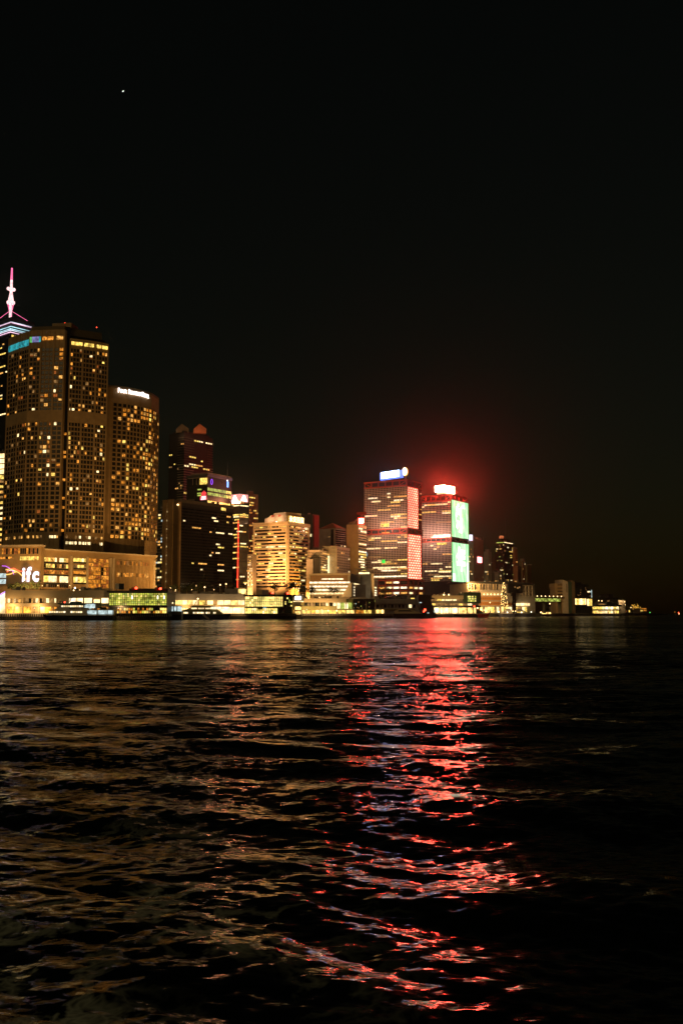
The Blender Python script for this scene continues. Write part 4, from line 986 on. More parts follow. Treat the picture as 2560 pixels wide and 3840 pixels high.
# ------------------------------------------------------------------ hazy blocks right of the red towers
def far_right():
    def blk(name, lab, xn, D, xl, xr, yt, mat, phi=28, p=.4, mats=(W_PALE, W_WARM, W_DIM), y1=2185, nc=5, pit=9, dark=None, cat='building'):
        B = Block(name, lab, cat, xn, D, xl, xr, phi, 2120); B.body(4, B.z(yt), mat)
        B.clutter(B.z(yt), 5, 1.3); W = Win(B.o, minpx=5); nr = int((y1 - yt - 8) / pit)
        for fc, L in ((B.A, B.W), (B.B, B.Dp)): simple_rows(B, W, fc, L, yt + 8, y1, nr, nc, list(mats), p, 1, 2, .55, .5, dark)
        W.done(); return B
    B = blk('office_block', 'grey block with a small white roof sign right of the green screen', 1756, 1400, 1740, 1775, 2028, CONC, 50)
    f = Fc(pt(1759, 2015, 1398), pt(1771, 2015, 1402)); S = thing('roof_sign', 'small square white sign on the grey block right of the green screen', 'sign', f.w(0, 0, B.z(2028)))
    slab('sign_face', S, f, 0, f.L, pt(1765, 2027, 1400).z, pt(1765, 2005, 1400).z, -.8, 0, emat('pale_violet_sign', (.85, .8, 1), 1.6, 0)); slab('sign_post', S, f, f.L * .4, f.L * .6, pt(1765, 2032, 1400).z, pt(1765, 2027, 1400).z, -.6, -.2, STEEL)
    B = blk('office_block', 'reddish brown block bearing a glowing pink wall sign', 1778, 1440, 1760, 1812, 2020, wmat('brown_red_render', (.34, .16, .11)), 30, .25)
    f = B.B; a0, a1, z0, z1 = f.rect(1788, 2088, 1804, 2111); S = thing('wall_sign', 'small pink and white glowing sign on the reddish brown block', 'sign', f.w(a0, 0, z0))
    slab('sign_face', S, f, a0, a1, z0, z1, .2, .8, emat('pink_white_sign', (1, .3, .3), 5, 0)); slab('sign_frame', S, f, a0 - .5, a1 + .5, z0 - .5, z1 + .5, .05, .3, emat('pink_sign_edge', (1, .08, .1), .8, 0))
    m = MB(); m.tube((B.Rp.x, B.Rp.y, B.z(2020)), (B.Rp.x, B.Rp.y, B.z(2008)), .5, STEEL, 5, .2); m.build('antenna', B.o)
    blk('apartment_block', 'pale slim apartment block in front of the hazy dark slab', 1830, 1500, 1813, 1842, 2068, CONC, 35, .4, nc=4)
    B = blk('office_slab', 'hazy dark office slab with stepped top and twin masts right of the screens', 1890, 1800, 1856, 1926, 2032, DARK, 30, .55, (W_PALE, W_GREEN, W_YEL, W_DIM), nc=10, pit=7)
    z = B.z; B.body(z(2032), z(2018), DARK, 'upper_step', g=-5)
    W = Win(B.o, minpx=5); W.add(B.A, B.W * .15, B.W, z(2036), z(2032.5), W_GREEN); W.add(B.B, 0, B.Dp * .9, z(2035), z(2032), W_PALE); W.done()
    for k, (x, y) in enumerate(((1894, 1940), (1874, 1990))):
        c = pt(x, 2000, 1815); m = MB(); m.tube((c.x, c.y, z(2018)), (c.x, c.y, z(y)), .6, STEEL, 5, .2); m.build('mast', B.o)
    m = MB(); q = B.B.w(3, -6, z(2012)); m.lathe(q, [(4, z(2018)), (4.5, z(2010)), (2.5, z(2008))], emat('rust_lantern', (1, .25, .08), .5, .5, .3), 10); m.build('roof_lantern', B.o)
    blk('apartment_block', 'short pale block at the foot of the hazy dark slab', 1868, 1640, 1852, 1880, 2145, CONC, 30, .5, nc=4)
    blk('apartment_block', 'tan slab standing directly right of the hazy dark slab', 1931, 1750, 1922, 1940, 2058, STONE, 40, .25, nc=3)
    blk('apartment_block', 'tan stepped apartment block lower than the slab beside it', 1940, 1700, 1926, 1952, 2122, STONE, 20, .2, nc=3)
    blk('apartment_block', 'faint tan apartment tower second from the right end of the hazy blocks', 1958, 1800, 1944, 1968, 2102, STONE, 30, .25, nc=4)
    blk('apartment_block', 'last faint tan apartment tower at the right end of the hazy blocks', 1975, 1850, 1964, 1990, 2118, STONE, 30, .25, nc=4)
far_right()

# ------------------------------------------------------------------ ferry piers
def frame(x0, x1, D0, D1, py=2290): return Fc(pt(x0, py, D0), pt(x1, py, D1))
def zl(D, y): return pt(1280, y, D).z
def pier_base(parent, f, depth, a0=None, a1=None):
    a0 = 0 if a0 is None else a0; a1 = f.L if a1 is None else a1
    m = MB(); m.fbox(f, a0, a1, 2.2, 4, -depth, 0, CONC); m.build('deck', parent)
    m = MB(); k = a0
    while k < a1:
        m.fbox(f, k, k + .7, -1.5, 3.6, -.5, .35, TAR); k += 1.25
    m.fbox(f, a0, a1, -1.5, 2.2, -depth, -.4, TAR); m.build('fender_row', parent, 'stuff')
def rails(o, f, D, a0, a1, off, z, h=1.1):
    m = MB(); k = a0
    while k < a1: m.fbox(f, k, k + .07, z, z + h, off - .07, off, STEEL); k += 1.6
    for q in (.5, 1.0): m.fbox(f, a0, a1, z + h * q - .05, z + h * q, off - .05, off, STEEL)
    m.build('railing', o)
def roof_bits(o, f, z, a0, a1, n):
    for k in range(n):
        a = a0 + (a1 - a0) * rnd(); w = .8 + 2.4 * rnd(); b = 4 + 14 * rnd(); h = .7 + 1.5 * rnd()
        slab(random.choice(['air_unit', 'roof_box', 'vent_box']), o, f, a, a + w, z, z + h, -b - 2, -b, random.choice([GREYC, CONC, DCONC, WHITE]))
    for k in range(max(2, n // 4)):
        a = a0 + (a1 - a0) * rnd(); m = MB(); q = f.w(a, -6, z); m.tube(q, (q[0], q[1], z + 3 + 3 * rnd()), .1, STEEL, 5); m.build('roof_pole', o)
        if rnd() < .7: m = MB(); m.ball((q[0], q[1], z + 2.8), .22, LAMP, 5); m.build('pole_lamp', o)
def bay_windows(W, f, x0, x1, yt, yb, n, mats, D, gap=.12, o0=-.1, o1=.12):
    a0 = f.at(x0, (yt + yb) / 2)[0]; a1 = f.at(x1, (yt + yb) / 2)[0]; cw = (a1 - a0) / n
    for c in range(n):
        mt = mats[c % len(mats)] if isinstance(mats, tuple) else random.choice(mats)
        if mt is None: continue
        W.add(f, a0 + cw * (c + gap / 2), a0 + cw * (c + 1 - gap / 2), zl(D, yb), zl(D, yt), mt, o0, o1)
def glass_hall(o, f, x0, x1, D, yt, yb, nx, ny, mats, mull, name='glass_hall'):
    a0 = f.at(x0, yb)[0]; a1 = f.at(x1, yb)[0]; z0, z1 = zl(D, yb), zl(D, yt); cw = (a1 - a0) / nx; ch = (z1 - z0) / ny
    k = 0
    for r in range(ny):
        for c in range(nx):
            slab('glass_pane', o, f, a0 + cw * (c + .06), a0 + cw * (c + .94), z0 + ch * (r + .05), z0 + ch * (r + .95), .5, .6, random.choice(mats))
    m = MB()
    for c in range(nx + 1): m.fbox(f, a0 + cw * c - .09, a0 + cw * c + .09, z0, z1, .4, .85, mull)
    for r in range(ny + 1): m.fbox(f, a0, a1, z0 + ch * r - .1, z0 + ch * r + .1, .4, .8, mull)
    m.build('mullion_frame', o)
def beacon(x, y, D, label):
    c = pt(x, y, D); o = thing('roof_beacon', label, 'beacon', (c.x, c.y, c.z - 1.2), 'red beacons on the pier roofs')
    m = MB(); m.lathe(c, [(.5, c.z - 1.2), (.5, c.z - .5), (.9, c.z - .45)], BLACK, 10); m.build('base', o)
    m = MB(); m.ball((c.x, c.y, c.z), .75, BEACON, 10); m.build('lens', o)
    m = MB(); m.fbox(Fc((c.x - 2.6, c.y + .3), (c.x - .9, c.y + .3)), 0, 1.7, c.z - 1.1, c.z + .5, -.4, .4, HULLR); m.build('panel', o)

def piers():
    # pier at the far left
    f = frame(-140, 412, 574, 574); D = 574
    o = thing('ferry_pier', 'leftmost long white ferry pier with orange-lit ground floor behind the ferry', 'pier', f.w(f.L / 2, -10, 0))
    pier_base(o, f, 45, 0, f.L + 33.5)
    m = MB(); m.fbox(f, f.at(20, 2240)[0], f.L, 4, zl(D, 2214), -40, -1.4, PANEL); m.build('wall', o)
    a = f.at(20, 2240)[0]
    slab('fascia', o, f, a, f.L, zl(D, 2242), zl(D, 2213), -1.4, .2, PANEL); slab('floor_band', o, f, a, f.L, zl(D, 2274), zl(D, 2262), -1.4, .1, PANEL)
    slab('roof_rail', o, f, a + 1, f.L, zl(D, 2210), zl(D, 2207), -8, -7.6, CONC)
    roof_bits(o, f, zl(D, 2213), f.at(30, 2213)[0], f.L - 4, 16); rails(o, f, D, 1, f.L - 1, -.3, 4)
    W = Win(o)
    bay_windows(W, f, 26, 88, 2245, 2260, 6, (W_PALE, W_DIM, W_PALE, W_DIM, W_WARM, W_DIM), D, .25, -1.5, -1.2)
    bay_windows(W, f, 92, 210, 2244, 2260, 9, (W_DIM, GLASS, W_DIM, W_PALE, GLASS, W_DIM, W_PALE, W_DIM, W_PALE), D, .2, -1.5, -1.2)
    bay_windows(W, f, 258, 312, 2243, 2262, 2, (W_WHITE, HALLW), D, .12, -1.5, -.9); bay_windows(W, f, 314, 345, 2243, 2262, 1, (HALLW,), D, .1, -1.5, -.9)
    bay_windows(W, f, 350, 376, 2248, 2260, 1, (HALLW,), D, .1, -1.5, -.9); bay_windows(W, f, 378, 411, 2243, 2262, 1, (HALLW,), D, .1, -1.5, -.9)
    bay_windows(W, f, 24, 118, 2275, 2298, 3, [HALLO], D, .06, -1.5, -1.2); bay_windows(W, f, 145, 190, 2276, 2298, 2, [HALLO, HALL], D, .1, -1.5, -1.2)
    bay_windows(W, f, 190, 410, 2276, 2298, 9, [W_DIM, W_OR, HALLO], D, .2, -1.5, -1.2)
    W.done()
    for x in (22, 50, 85, 120, 146, 200, 256, 313, 347, 377, 409):
        s = f.at(x, 2280)[0]; slab('column', o, f, s - .35, s + .35, 4, zl(D, 2243), -.9, -.1, PANEL)
    # glowing round drum cut by the left edge
    c = pt(2, 2250, 590); d = thing('exhibit_drum', 'white glowing angled canopy cut by the left edge beside the pier', 'canopy', (c.x, c.y, 4))
    m = MB(); ff = frame(-60, 22, 584, 588); m.fprism(ff, [(0, 4), (ff.L, 4), (ff.L, zl(585, 2222)), (ff.L * .82, zl(585, 2222)), (0, zl(585, 2268))], -6, 0, HALLW); m.build('lit_front', d)
    m = MB(); m.tube(ff.w(ff.L, .4, zl(585, 2218)), ff.w(ff.L * .4, .4, zl(585, 2246)), .5, emat('violet_edge', (.6, .3, 1), 1.5, 0)); m.build('edge_light', d)
    W = Win(d, minpx=4)
    for y in (2150, 2172): W.add(frame(-40, 19, 640, 640), 0, 60 * 640 / F * .98, zl(640, y + 17), zl(640, y), W_COOL)
    W.done()
    # first glass hall
    f2 = frame(410, 627, 572, 572); D = 572
    o = thing('glass_pier_hall', 'green-gold glazed pier hall with dense mullion grid and flat dark roof', 'pier', f2.w(f2.L / 2, -8, 0))
    m = MB(); m.fbox(f2, .2, f2.L - .2, 4, zl(D, 2222), -30, .4, BLACK); m.build('inner_wall', o)
    glass_hall(o, f2, 411, 626, D, 2224, 2270, 26, 6, [GGREEN, GGREEN, GGREEN, GGREEN, W_GREEN, GYEL], BLACK)
    glass_hall(o, f2, 440, 626, D, 2279, 2300, 22, 2, [GGREEN, W_DIM, W_YEL, W_DEEP, GYEL, W_DEEP, BLACK], BLACK)
    slab('roof_slab', o, f2, -1, f2.L + 1, zl(D, 2222), zl(D, 2215), -32, 2.4, DARK); slab('canopy', o, f2, -.6, f2.L + .6, zl(D, 2276), zl(D, 2271), 0, 2.6, DARK)
    for x in (497, 593, 617): s = f2.at(x, 2240)[0]; slab('light_tube', o, f2, s - .22, s + .22, zl(D, 2246), zl(D, 2234), .8, 1.1, LAMPW)
    slab('roof_plant', o, f2, f2.L * .3, f2.L * .98, zl(D, 2215), zl(D, 2206), -20, -6, BLACK)
    ff = frame(431, 463, 600, 600); b = thing('roof_billboard', 'small half white half black board standing behind the green glass hall', 'billboard', ff.w(0, 0, 12))
    m = MB(); m.fbox(ff, 0, ff.L * .42, zl(600, 2208), zl(600, 2188), -.6, 0, WHITE); m.build('white_half', b); m = MB(); m.fbox(ff, ff.L * .42, ff.L, zl(600, 2210), zl(600, 2188), -.7, .05, HULLD); m.build('dark_half', b)
    for a in (.2, .8): slab('post', b, ff, ff.L * a - .2, ff.L * a + .2, 12, zl(600, 2208), -.5, -.1, STEEL)
    beacon(511, 2206, 574, 'red beacon on the left part of the green glass hall roof'); beacon(602, 2208, 574, 'red beacon at the right end of the green glass hall roof')
    # second pier
    f = frame(622, 920, 646, 652); D = 649
    o = thing('ferry_pier', 'second ferry pier with brilliant white ground floor and grey fascia', 'pier', f.w(f.L / 2, -10, 0))
    pier_base(o, f, 45, 0, f.L + 33)
    m = MB(); m.fbox(f, 0, f.L, 4, zl(D, 2228), -40, -1.4, PANEL); m.build('wall', o)
    slab('fascia', o, f, 0, f.L, zl(D, 2250), zl(D, 2227), -1.4, .2, GREYC); slab('floor_band', o, f, 0, f.L, zl(D, 2278), zl(D, 2268), -1.4, .1, PANEL)
    roof_bits(o, f, zl(D, 2227), 2, f.L - 4, 14); rails(o, f, D, 1, f.L - 1, -.3, 4)
    W = Win(o)
    bay_windows(W, f, 645, 742, 2251, 2267, 5, (HALL, HALL, HALLW, HALL, HALLW), D, .1, -1.5, -1.1); bay_windows(W, f, 746, 770, 2252, 2267, 1, (W_YEL,), D, .1, -1.5, -1.1)
    bay_windows(W, f, 776, 800, 2252, 2267, 1, (HALLW,), D, .1, -1.5, -1.1); bay_windows(W, f, 814, 918, 2251, 2268, 4, (HALLW, HALLW, HALL, HALLW), D, .08, -1.5, -1.1)
    bay_windows(W, f, 780, 918, 2278, 2302, 3, (HALLW,), D, .05, -1.5, -1.1); bay_windows(W, f, 640, 780, 2280, 2300, 5, [W_DIM, HALL], D, .1, -1.5, -1.2)
    W.done()
    for k, (x0, x1, y) in enumerate(((750, 778, 2219), (780, 798, 2220), (800, 820, 2220))):
        a0 = f.at(x0, 2220)[0]; a1 = f.at(x1, 2220)[0]; slab('roof_box', o, f, a0, a1, zl(D, 2228), zl(D, y), -14, -6, GREYC)
    a0 = f.at(843, 2220)[0]; a1 = f.at(894, 2220)[0]; slab('roof_plant_room', o, f, a0, a1, zl(D, 2228), zl(D, 2207), -20, -6, GREYC)
    a0 = f.at(986, 2220)[0]; a1 = f.at(1010, 2220)[0]; slab('roof_cabin', o, f, a0, a1, zl(D, 2228), zl(D, 2211), -20, -8, GREYC)
    # second glass hall
    f3 = frame(918, 1062, 645, 648); D = 646
    o = thing('glass_pier_hall', 'bright yellow glazed pier hall with a dark green stair corner', 'pier', f3.w(f3.L / 2, -8, 0))
    fs = Fc(pt(1062, 2290, 648), pt(1094, 2290, 655))
    m = MB(); m.fbox(f3, .2, f3.L, 4, zl(D, 2236), -28, .4, BLACK); m.fbox(fs, 0, fs.L, 4, zl(D, 2236), -20, .3, GREEN); m.build('inner_wall', o)
    glass_hall(o, f3, 919, 1060, D, 2237, 2275, 18, 4, [GYEL, GYEL, GYEL, HALL], BLACK); glass_hall(o, f3, 919, 1040, D, 2280, 2301, 15, 2, [GYEL, W_YEL, GYEL, HALLW], BLACK)
    glass_hall(o, fs, 1063, 1093, 652, 2240, 2275, 4, 5, [W_GREEN, GLASS, GREEN, GYEL, GLASS], BLACK)
    slab('roof_slab', o, f3, -.8, f3.L + .5, zl(D, 2236), zl(D, 2231), -30, 2, DARK); slab('roof_slab', o, fs, .1, fs.L + 1, zl(D, 2237), zl(D, 2230), -22, 2, DARK); slab('canopy', o, f3, -.6, f3.L + .6, zl(D, 2279), zl(D, 2276), 0, 2.2, DARK)
    a0 = f3.at(965, 2280)[0]; a1 = f3.at(984, 2280)[0]; slab('hanging_board', o, f3, a0, a1, zl(D, 2286), zl(D, 2280), 2, 2.3, OLIVE); a0 = f3.at(986, 2280)[0]; a1 = f3.at(998, 2280)[0]; slab('blue_sign', o, f3, a0, a1, zl(D, 2281), zl(D, 2277), 2.2, 2.5, emat('blue_board', (.2, .5, .7), .8, 0))
    beacon(1022, 2224, 652, 'red beacon on the middle of the yellow glass hall roof'); beacon(1079, 2225, 655, 'red beacon above the dark green stair corner')
    # pylon with a lit box sign
    f = frame(1098, 1139, 700, 702); D = 700
    o = thing('sign_pylon', 'pier pylon with a white glowing box sign and lit lattice stair below', 'sign', f.w(f.L / 2, 0, 0))
    m = MB(); m.fbox(f, f.L * .2, f.L * .75, -1.5, zl(D, 2256), -4, -.4, PANEL); m.build('shaft', o)
    m = MB(); m.fbox(f, 0, f.L, zl(D, 2256), zl(D, 2230), -4, 0, WHITE); m.build('sign_box', o); slab('sign_face', o, f, f.L * .2, f.L * .72, zl(D, 2248), zl(D, 2237), 0, .3, emat('pylon_sign_face', (1, .8, .6), 9, 0, sample=True))
    slab('sign_foot_light', o, f, f.L * .05, f.L * .95, zl(D, 2257), zl(D, 2254), 0, .3, HALLW)
    for y in (2275, 2293): slab('lit_landing', o, f, f.L * .22, f.L * .72, zl(D, y + 12), zl(D, y), -.3, .1, HALL)
    m = MB()
    for y in (2273, 2290, 2306): m.fbox(f, f.L * .18, f.L * .77, zl(D, y) - .15, zl(D, y) + .15, -.4, .4, CONC)
    m.tube(f.w(f.L * .2, .3, zl(D, 2290)), f.w(f.L * .75, .3, zl(D, 2274)), .15, CONC); m.tube(f.w(f.L * .75, .3, zl(D, 2306)), f.w(f.L * .2, .3, zl(D, 2290)), .15, CONC); m.build('lattice_stair', o)
    # third pier
    f = frame(1095, 1405, 742, 752); D = 746
    o = thing('ferry_pier', 'olive-toned ferry pier with amber arcade and a black glass box at its right end', 'pier', f.w(f.L / 2, -10, 0))
    pier_base(o, f, 40)
    m = MB(); m.fbox(f, 0, f.L, 4, zl(D, 2246), -34, -1.3, OLIVE); m.build('wall', o)
    sE = f.at(1298, 2250)[0]
    slab('fascia', o, f, 0, sE, zl(D, 2259), zl(D, 2244), -1.3, .2, PANEL); slab('floor_band', o, f, 0, f.at(1262, 2280)[0], zl(D, 2286), zl(D, 2273), -1.3, .1, OLIVE)
    roof_bits(o, f, zl(D, 2244), 3, sE - 4, 14); rails(o, f, D, 1, f.L - 1, -.3, 4)
    W = Win(o); bay_windows(W, f, 1140, 1262, 2260, 2272, 9, (GLASS, W_DIM, W_DIM, GLASS, GLASS, W_DIM, W_PALE, GLASS, W_PALE), D, .15, -1.4, -1.0)
    bay_windows(W, f, 1263, 1320, 2260, 2283, 4, (W_PALE, W_GREEN, W_PALE, W_GREEN), D, .1, -1.4, -.4); bay_windows(W, f, 1100, 1330, 2288, 2301, 14, [HALL, W_DIM, HALLO, W_YEL], D, .15, -1.4, -1.0)
    bay_windows(W, f, 1330, 1390, 2288, 2300, 4, [W_YEL, W_DEEP], D, .2, 2.7, 3.1); W.done()
    for x in (1168, 1200, 1232, 1262, 1297): s = f.at(x, 2280)[0]; slab('column', o, f, s - .3, s + .3, 4, zl(D, 2259), -.9, -.1, PANEL)
    a0 = f.at(1322, 2270)[0]; a1 = f.at(1403, 2270)[0]
    m = MB(); m.fbox(f, a0, a1, zl(D, 2286), zl(D, 2246), -20, 2.6, GLASS); m.fbox(f, a0 - .3, a1 + .4, zl(D, 2246), zl(D, 2243), -20, 2.9, CONC); m.fbox(f, a1, a1 + .5, 4, zl(D, 2244), -20, 2.9, PANEL); m.build('black_glass_box', o)
    W = Win(o, minpx=3)
    for k in range(14): s = a0 + rnd() * (a1 - a0); z = zl(D, 2250 + rnd() * 34); W.add(f, s, s + .5, z, z + .8, random.choice([W_DIM, W_COOL, W_GREEN, W_DIM]), 2.5, 2.7)
    W.done()
    s = f.at(1369, 2280)[0]; slab('flood_pole', o, f, s - .2, s + .2, 4, zl(D, 2256), 4, 4.4, PANEL)
    # fourth pier, dark, with the leaning stair tower and the arched roof behind
    f = frame(1404, 1600, 800, 812); D = 806
    o = thing('ferry_pier', 'dim grey ferry pier with blind window bays and a leaning black end tower', 'pier', f.w(f.L / 2, -10, 0))
    pier_base(o, f, 40, 0, f.L + 8)
    m = MB(); m.fbox(f, 0, f.L, 4, zl(D, 2248), -34, -1.3, GREYC); m.build('wall', o)
    slab('fascia', o, f, 0, f.L * .88, zl(D, 2264), zl(D, 2246), -1.3, .2, GREYC)
    roof_bits(o, f, zl(D, 2246), 2, f.L * .8, 10); rails(o, f, D, 1, f.L - 1, -.3, 4)
    W = Win(o); bay_windows(W, f, 1410, 1560, 2267, 2279, 11, (GLASS, DCONC, GLASS, DCONC, GLASS, DCONC, GLASS, GLASS, DCONC, W_PALE, GLASS), D, .3, -1.4, -1.0); bay_windows(W, f, 1404, 1440, 2287, 2301, 4, [W_YEL, HALL], D, .15, -1.4, -1.0)
    bay_windows(W, f, 1440, 1560, 2283, 2287, 1, (OLIVE,), D, .05, -1.4, .2); W.done()
    ft = frame(1560, 1640, 797, 799); z = lambda y: zl(798, y); u = lambda x: ft.at(x, 2270)[0]
    m = MB(); m.fprism(ft, [(u(1588), 2.2), (u(1637), 2.2), (u(1614), z(2252)), (u(1620), z(2231)), (u(1570), z(2231)), (u(1566), z(2248))], -10, 0, BLACK); m.build('leaning_tower', o)
    for (x, y, w_, h_, mt) in ((1572, 2258, 8, 3, W_COOL), (1600, 2296, 7, 5, W_COOL), (1624, 2290, 7, 3, W_COOL), (1626, 2294, 7, 3, W_COOL)): slab('tower_window', o, ft, u(x), u(x + w_), z(y + h_), z(y), -.1, .15, mt)
    m = MB(); m.ball(ft.w(u(1592), .8, z(2287)), .9, BEACON); m.ball(ft.w(u(1587), .8, z(2293)), .6, BEACON); m.build('port_lamp', o)
    fr = frame(1440, 1628, 850, 860); o2 = thing('arched_canopy', 'long shallow dark arched roof behind the dim grey pier', 'canopy', fr.w(fr.L / 2, -4, 4)); n = 16; P = []
    for i in range(n + 1): P.append((fr.L * i / n, zl(855, 2248) + (zl(855, 2229) - zl(855, 2248)) * math.sin(math.pi * (.05 + .9 * i / n)) ** .7))
    m = MB(); m.fprism(fr, P + [(a, z_ - .7) for a, z_ in P[::-1]], -12, 0, DARK); m.build('roof_arch', o2)
    for a in (.1, .3, .5, .7, .9): slab('post', o2, fr, fr.L * a - .25, fr.L * a + .25, 4, zl(855, 2244), -1, -.5, DARK)
    slab('lit_wall', o2, fr, fr.L * .02, fr.L * .7, 4, zl(855, 2252), -10, -9, OLIVE)
    W = Win(o2, minpx=4); W.add(fr, fr.L * .5, fr.L * .6, zl(855, 2247), zl(855, 2242), W_YEL, -.5, .1); W.done()
    # fifth pier with pale lit bays
    f = frame(1612, 1796, 988, 1000); D = 994
    o = thing('ferry_pier', 'pier with a row of large pale yellow lit bays and upper window strip', 'pier', f.w(f.L / 2, -10, 0))
    pier_base(o, f, 40)
    m = MB(); m.fbox(f, 0, f.L, 4, zl(D, 2233), -34, -1.3, CONC); m.build('wall', o)
    slab('fascia', o, f, 0, f.L * .78, zl(D, 2246), zl(D, 2233), -1.3, .2, PANEL); slab('floor_band', o, f, 0, f.L, zl(D, 2263), zl(D, 2253), -1.3, .3, DCONC); slab('canopy', o, f, 0, f.L + 1, zl(D, 2278), zl(D, 2271), -1.3, 1.4, DARK)
    roof_bits(o, f, zl(D, 2233), 2, f.L * .75, 10); rails(o, f, D, 1, f.L - 1, -.3, 4)
    W = Win(o); bay_windows(W, f, 1620, 1732, 2247, 2253, 6, (W_DIM, W_YEL, W_PALE, W_PALE, W_PALE, W_DIM), D, .06, -1.4, -1.0); bay_windows(W, f, 1616, 1770, 2263, 2270, 9, [W_PALE, W_DIM, W_YEL], D, .1, -1.4, -.8)
    bay_windows(W, f, 1628, 1786, 2279, 2301, 5, (HALLW, HALLW, HALLW, HALL, HALL), D, .06, -1.4, -.8); W.done()
    for x in (1648, 1682, 1716, 1750, 1774): s = f.at(x, 2290)[0]; slab('column', o, f, s - .3, s + .3, 4, zl(D, 2278), -.6, .2, DARK)
    a0 = f.at(1736, 2240)[0]; a1 = f.at(1800, 2240)[0]
    m = MB(); m.fbox(f, a0, a1, zl(D, 2262), zl(D, 2221), -14, 1.6, GREEN); m.build('green_glass_box', o)
    s0 = f.at(1750, 2240)[0]; s1 = f.at(1782, 2240)[0]
    for r in range(3):
        for c in range(6): slab('glass_pane', o, f, s0 + (s1 - s0) * (c + .06) / 6, s0 + (s1 - s0) * (c + .94) / 6, zl(D, 2256 - r * 8), zl(D, 2250 - r * 8 + .4), 1.6, 1.7, random.choice([GGREEN, GYEL, W_GREEN, GREEN]))
    for k in range(2): m = MB(); m.ball(f.w(f.L * (.32 + .1 * k), -6, zl(D, 2230)), .8, LAMP); m.tube(f.w(f.L * (.32 + .1 * k), -6, zl(D, 2234)), f.w(f.L * (.32 + .1 * k), -6, zl(D, 2230)), .15, DARK); m.build('roof_lamp', o)
piers()

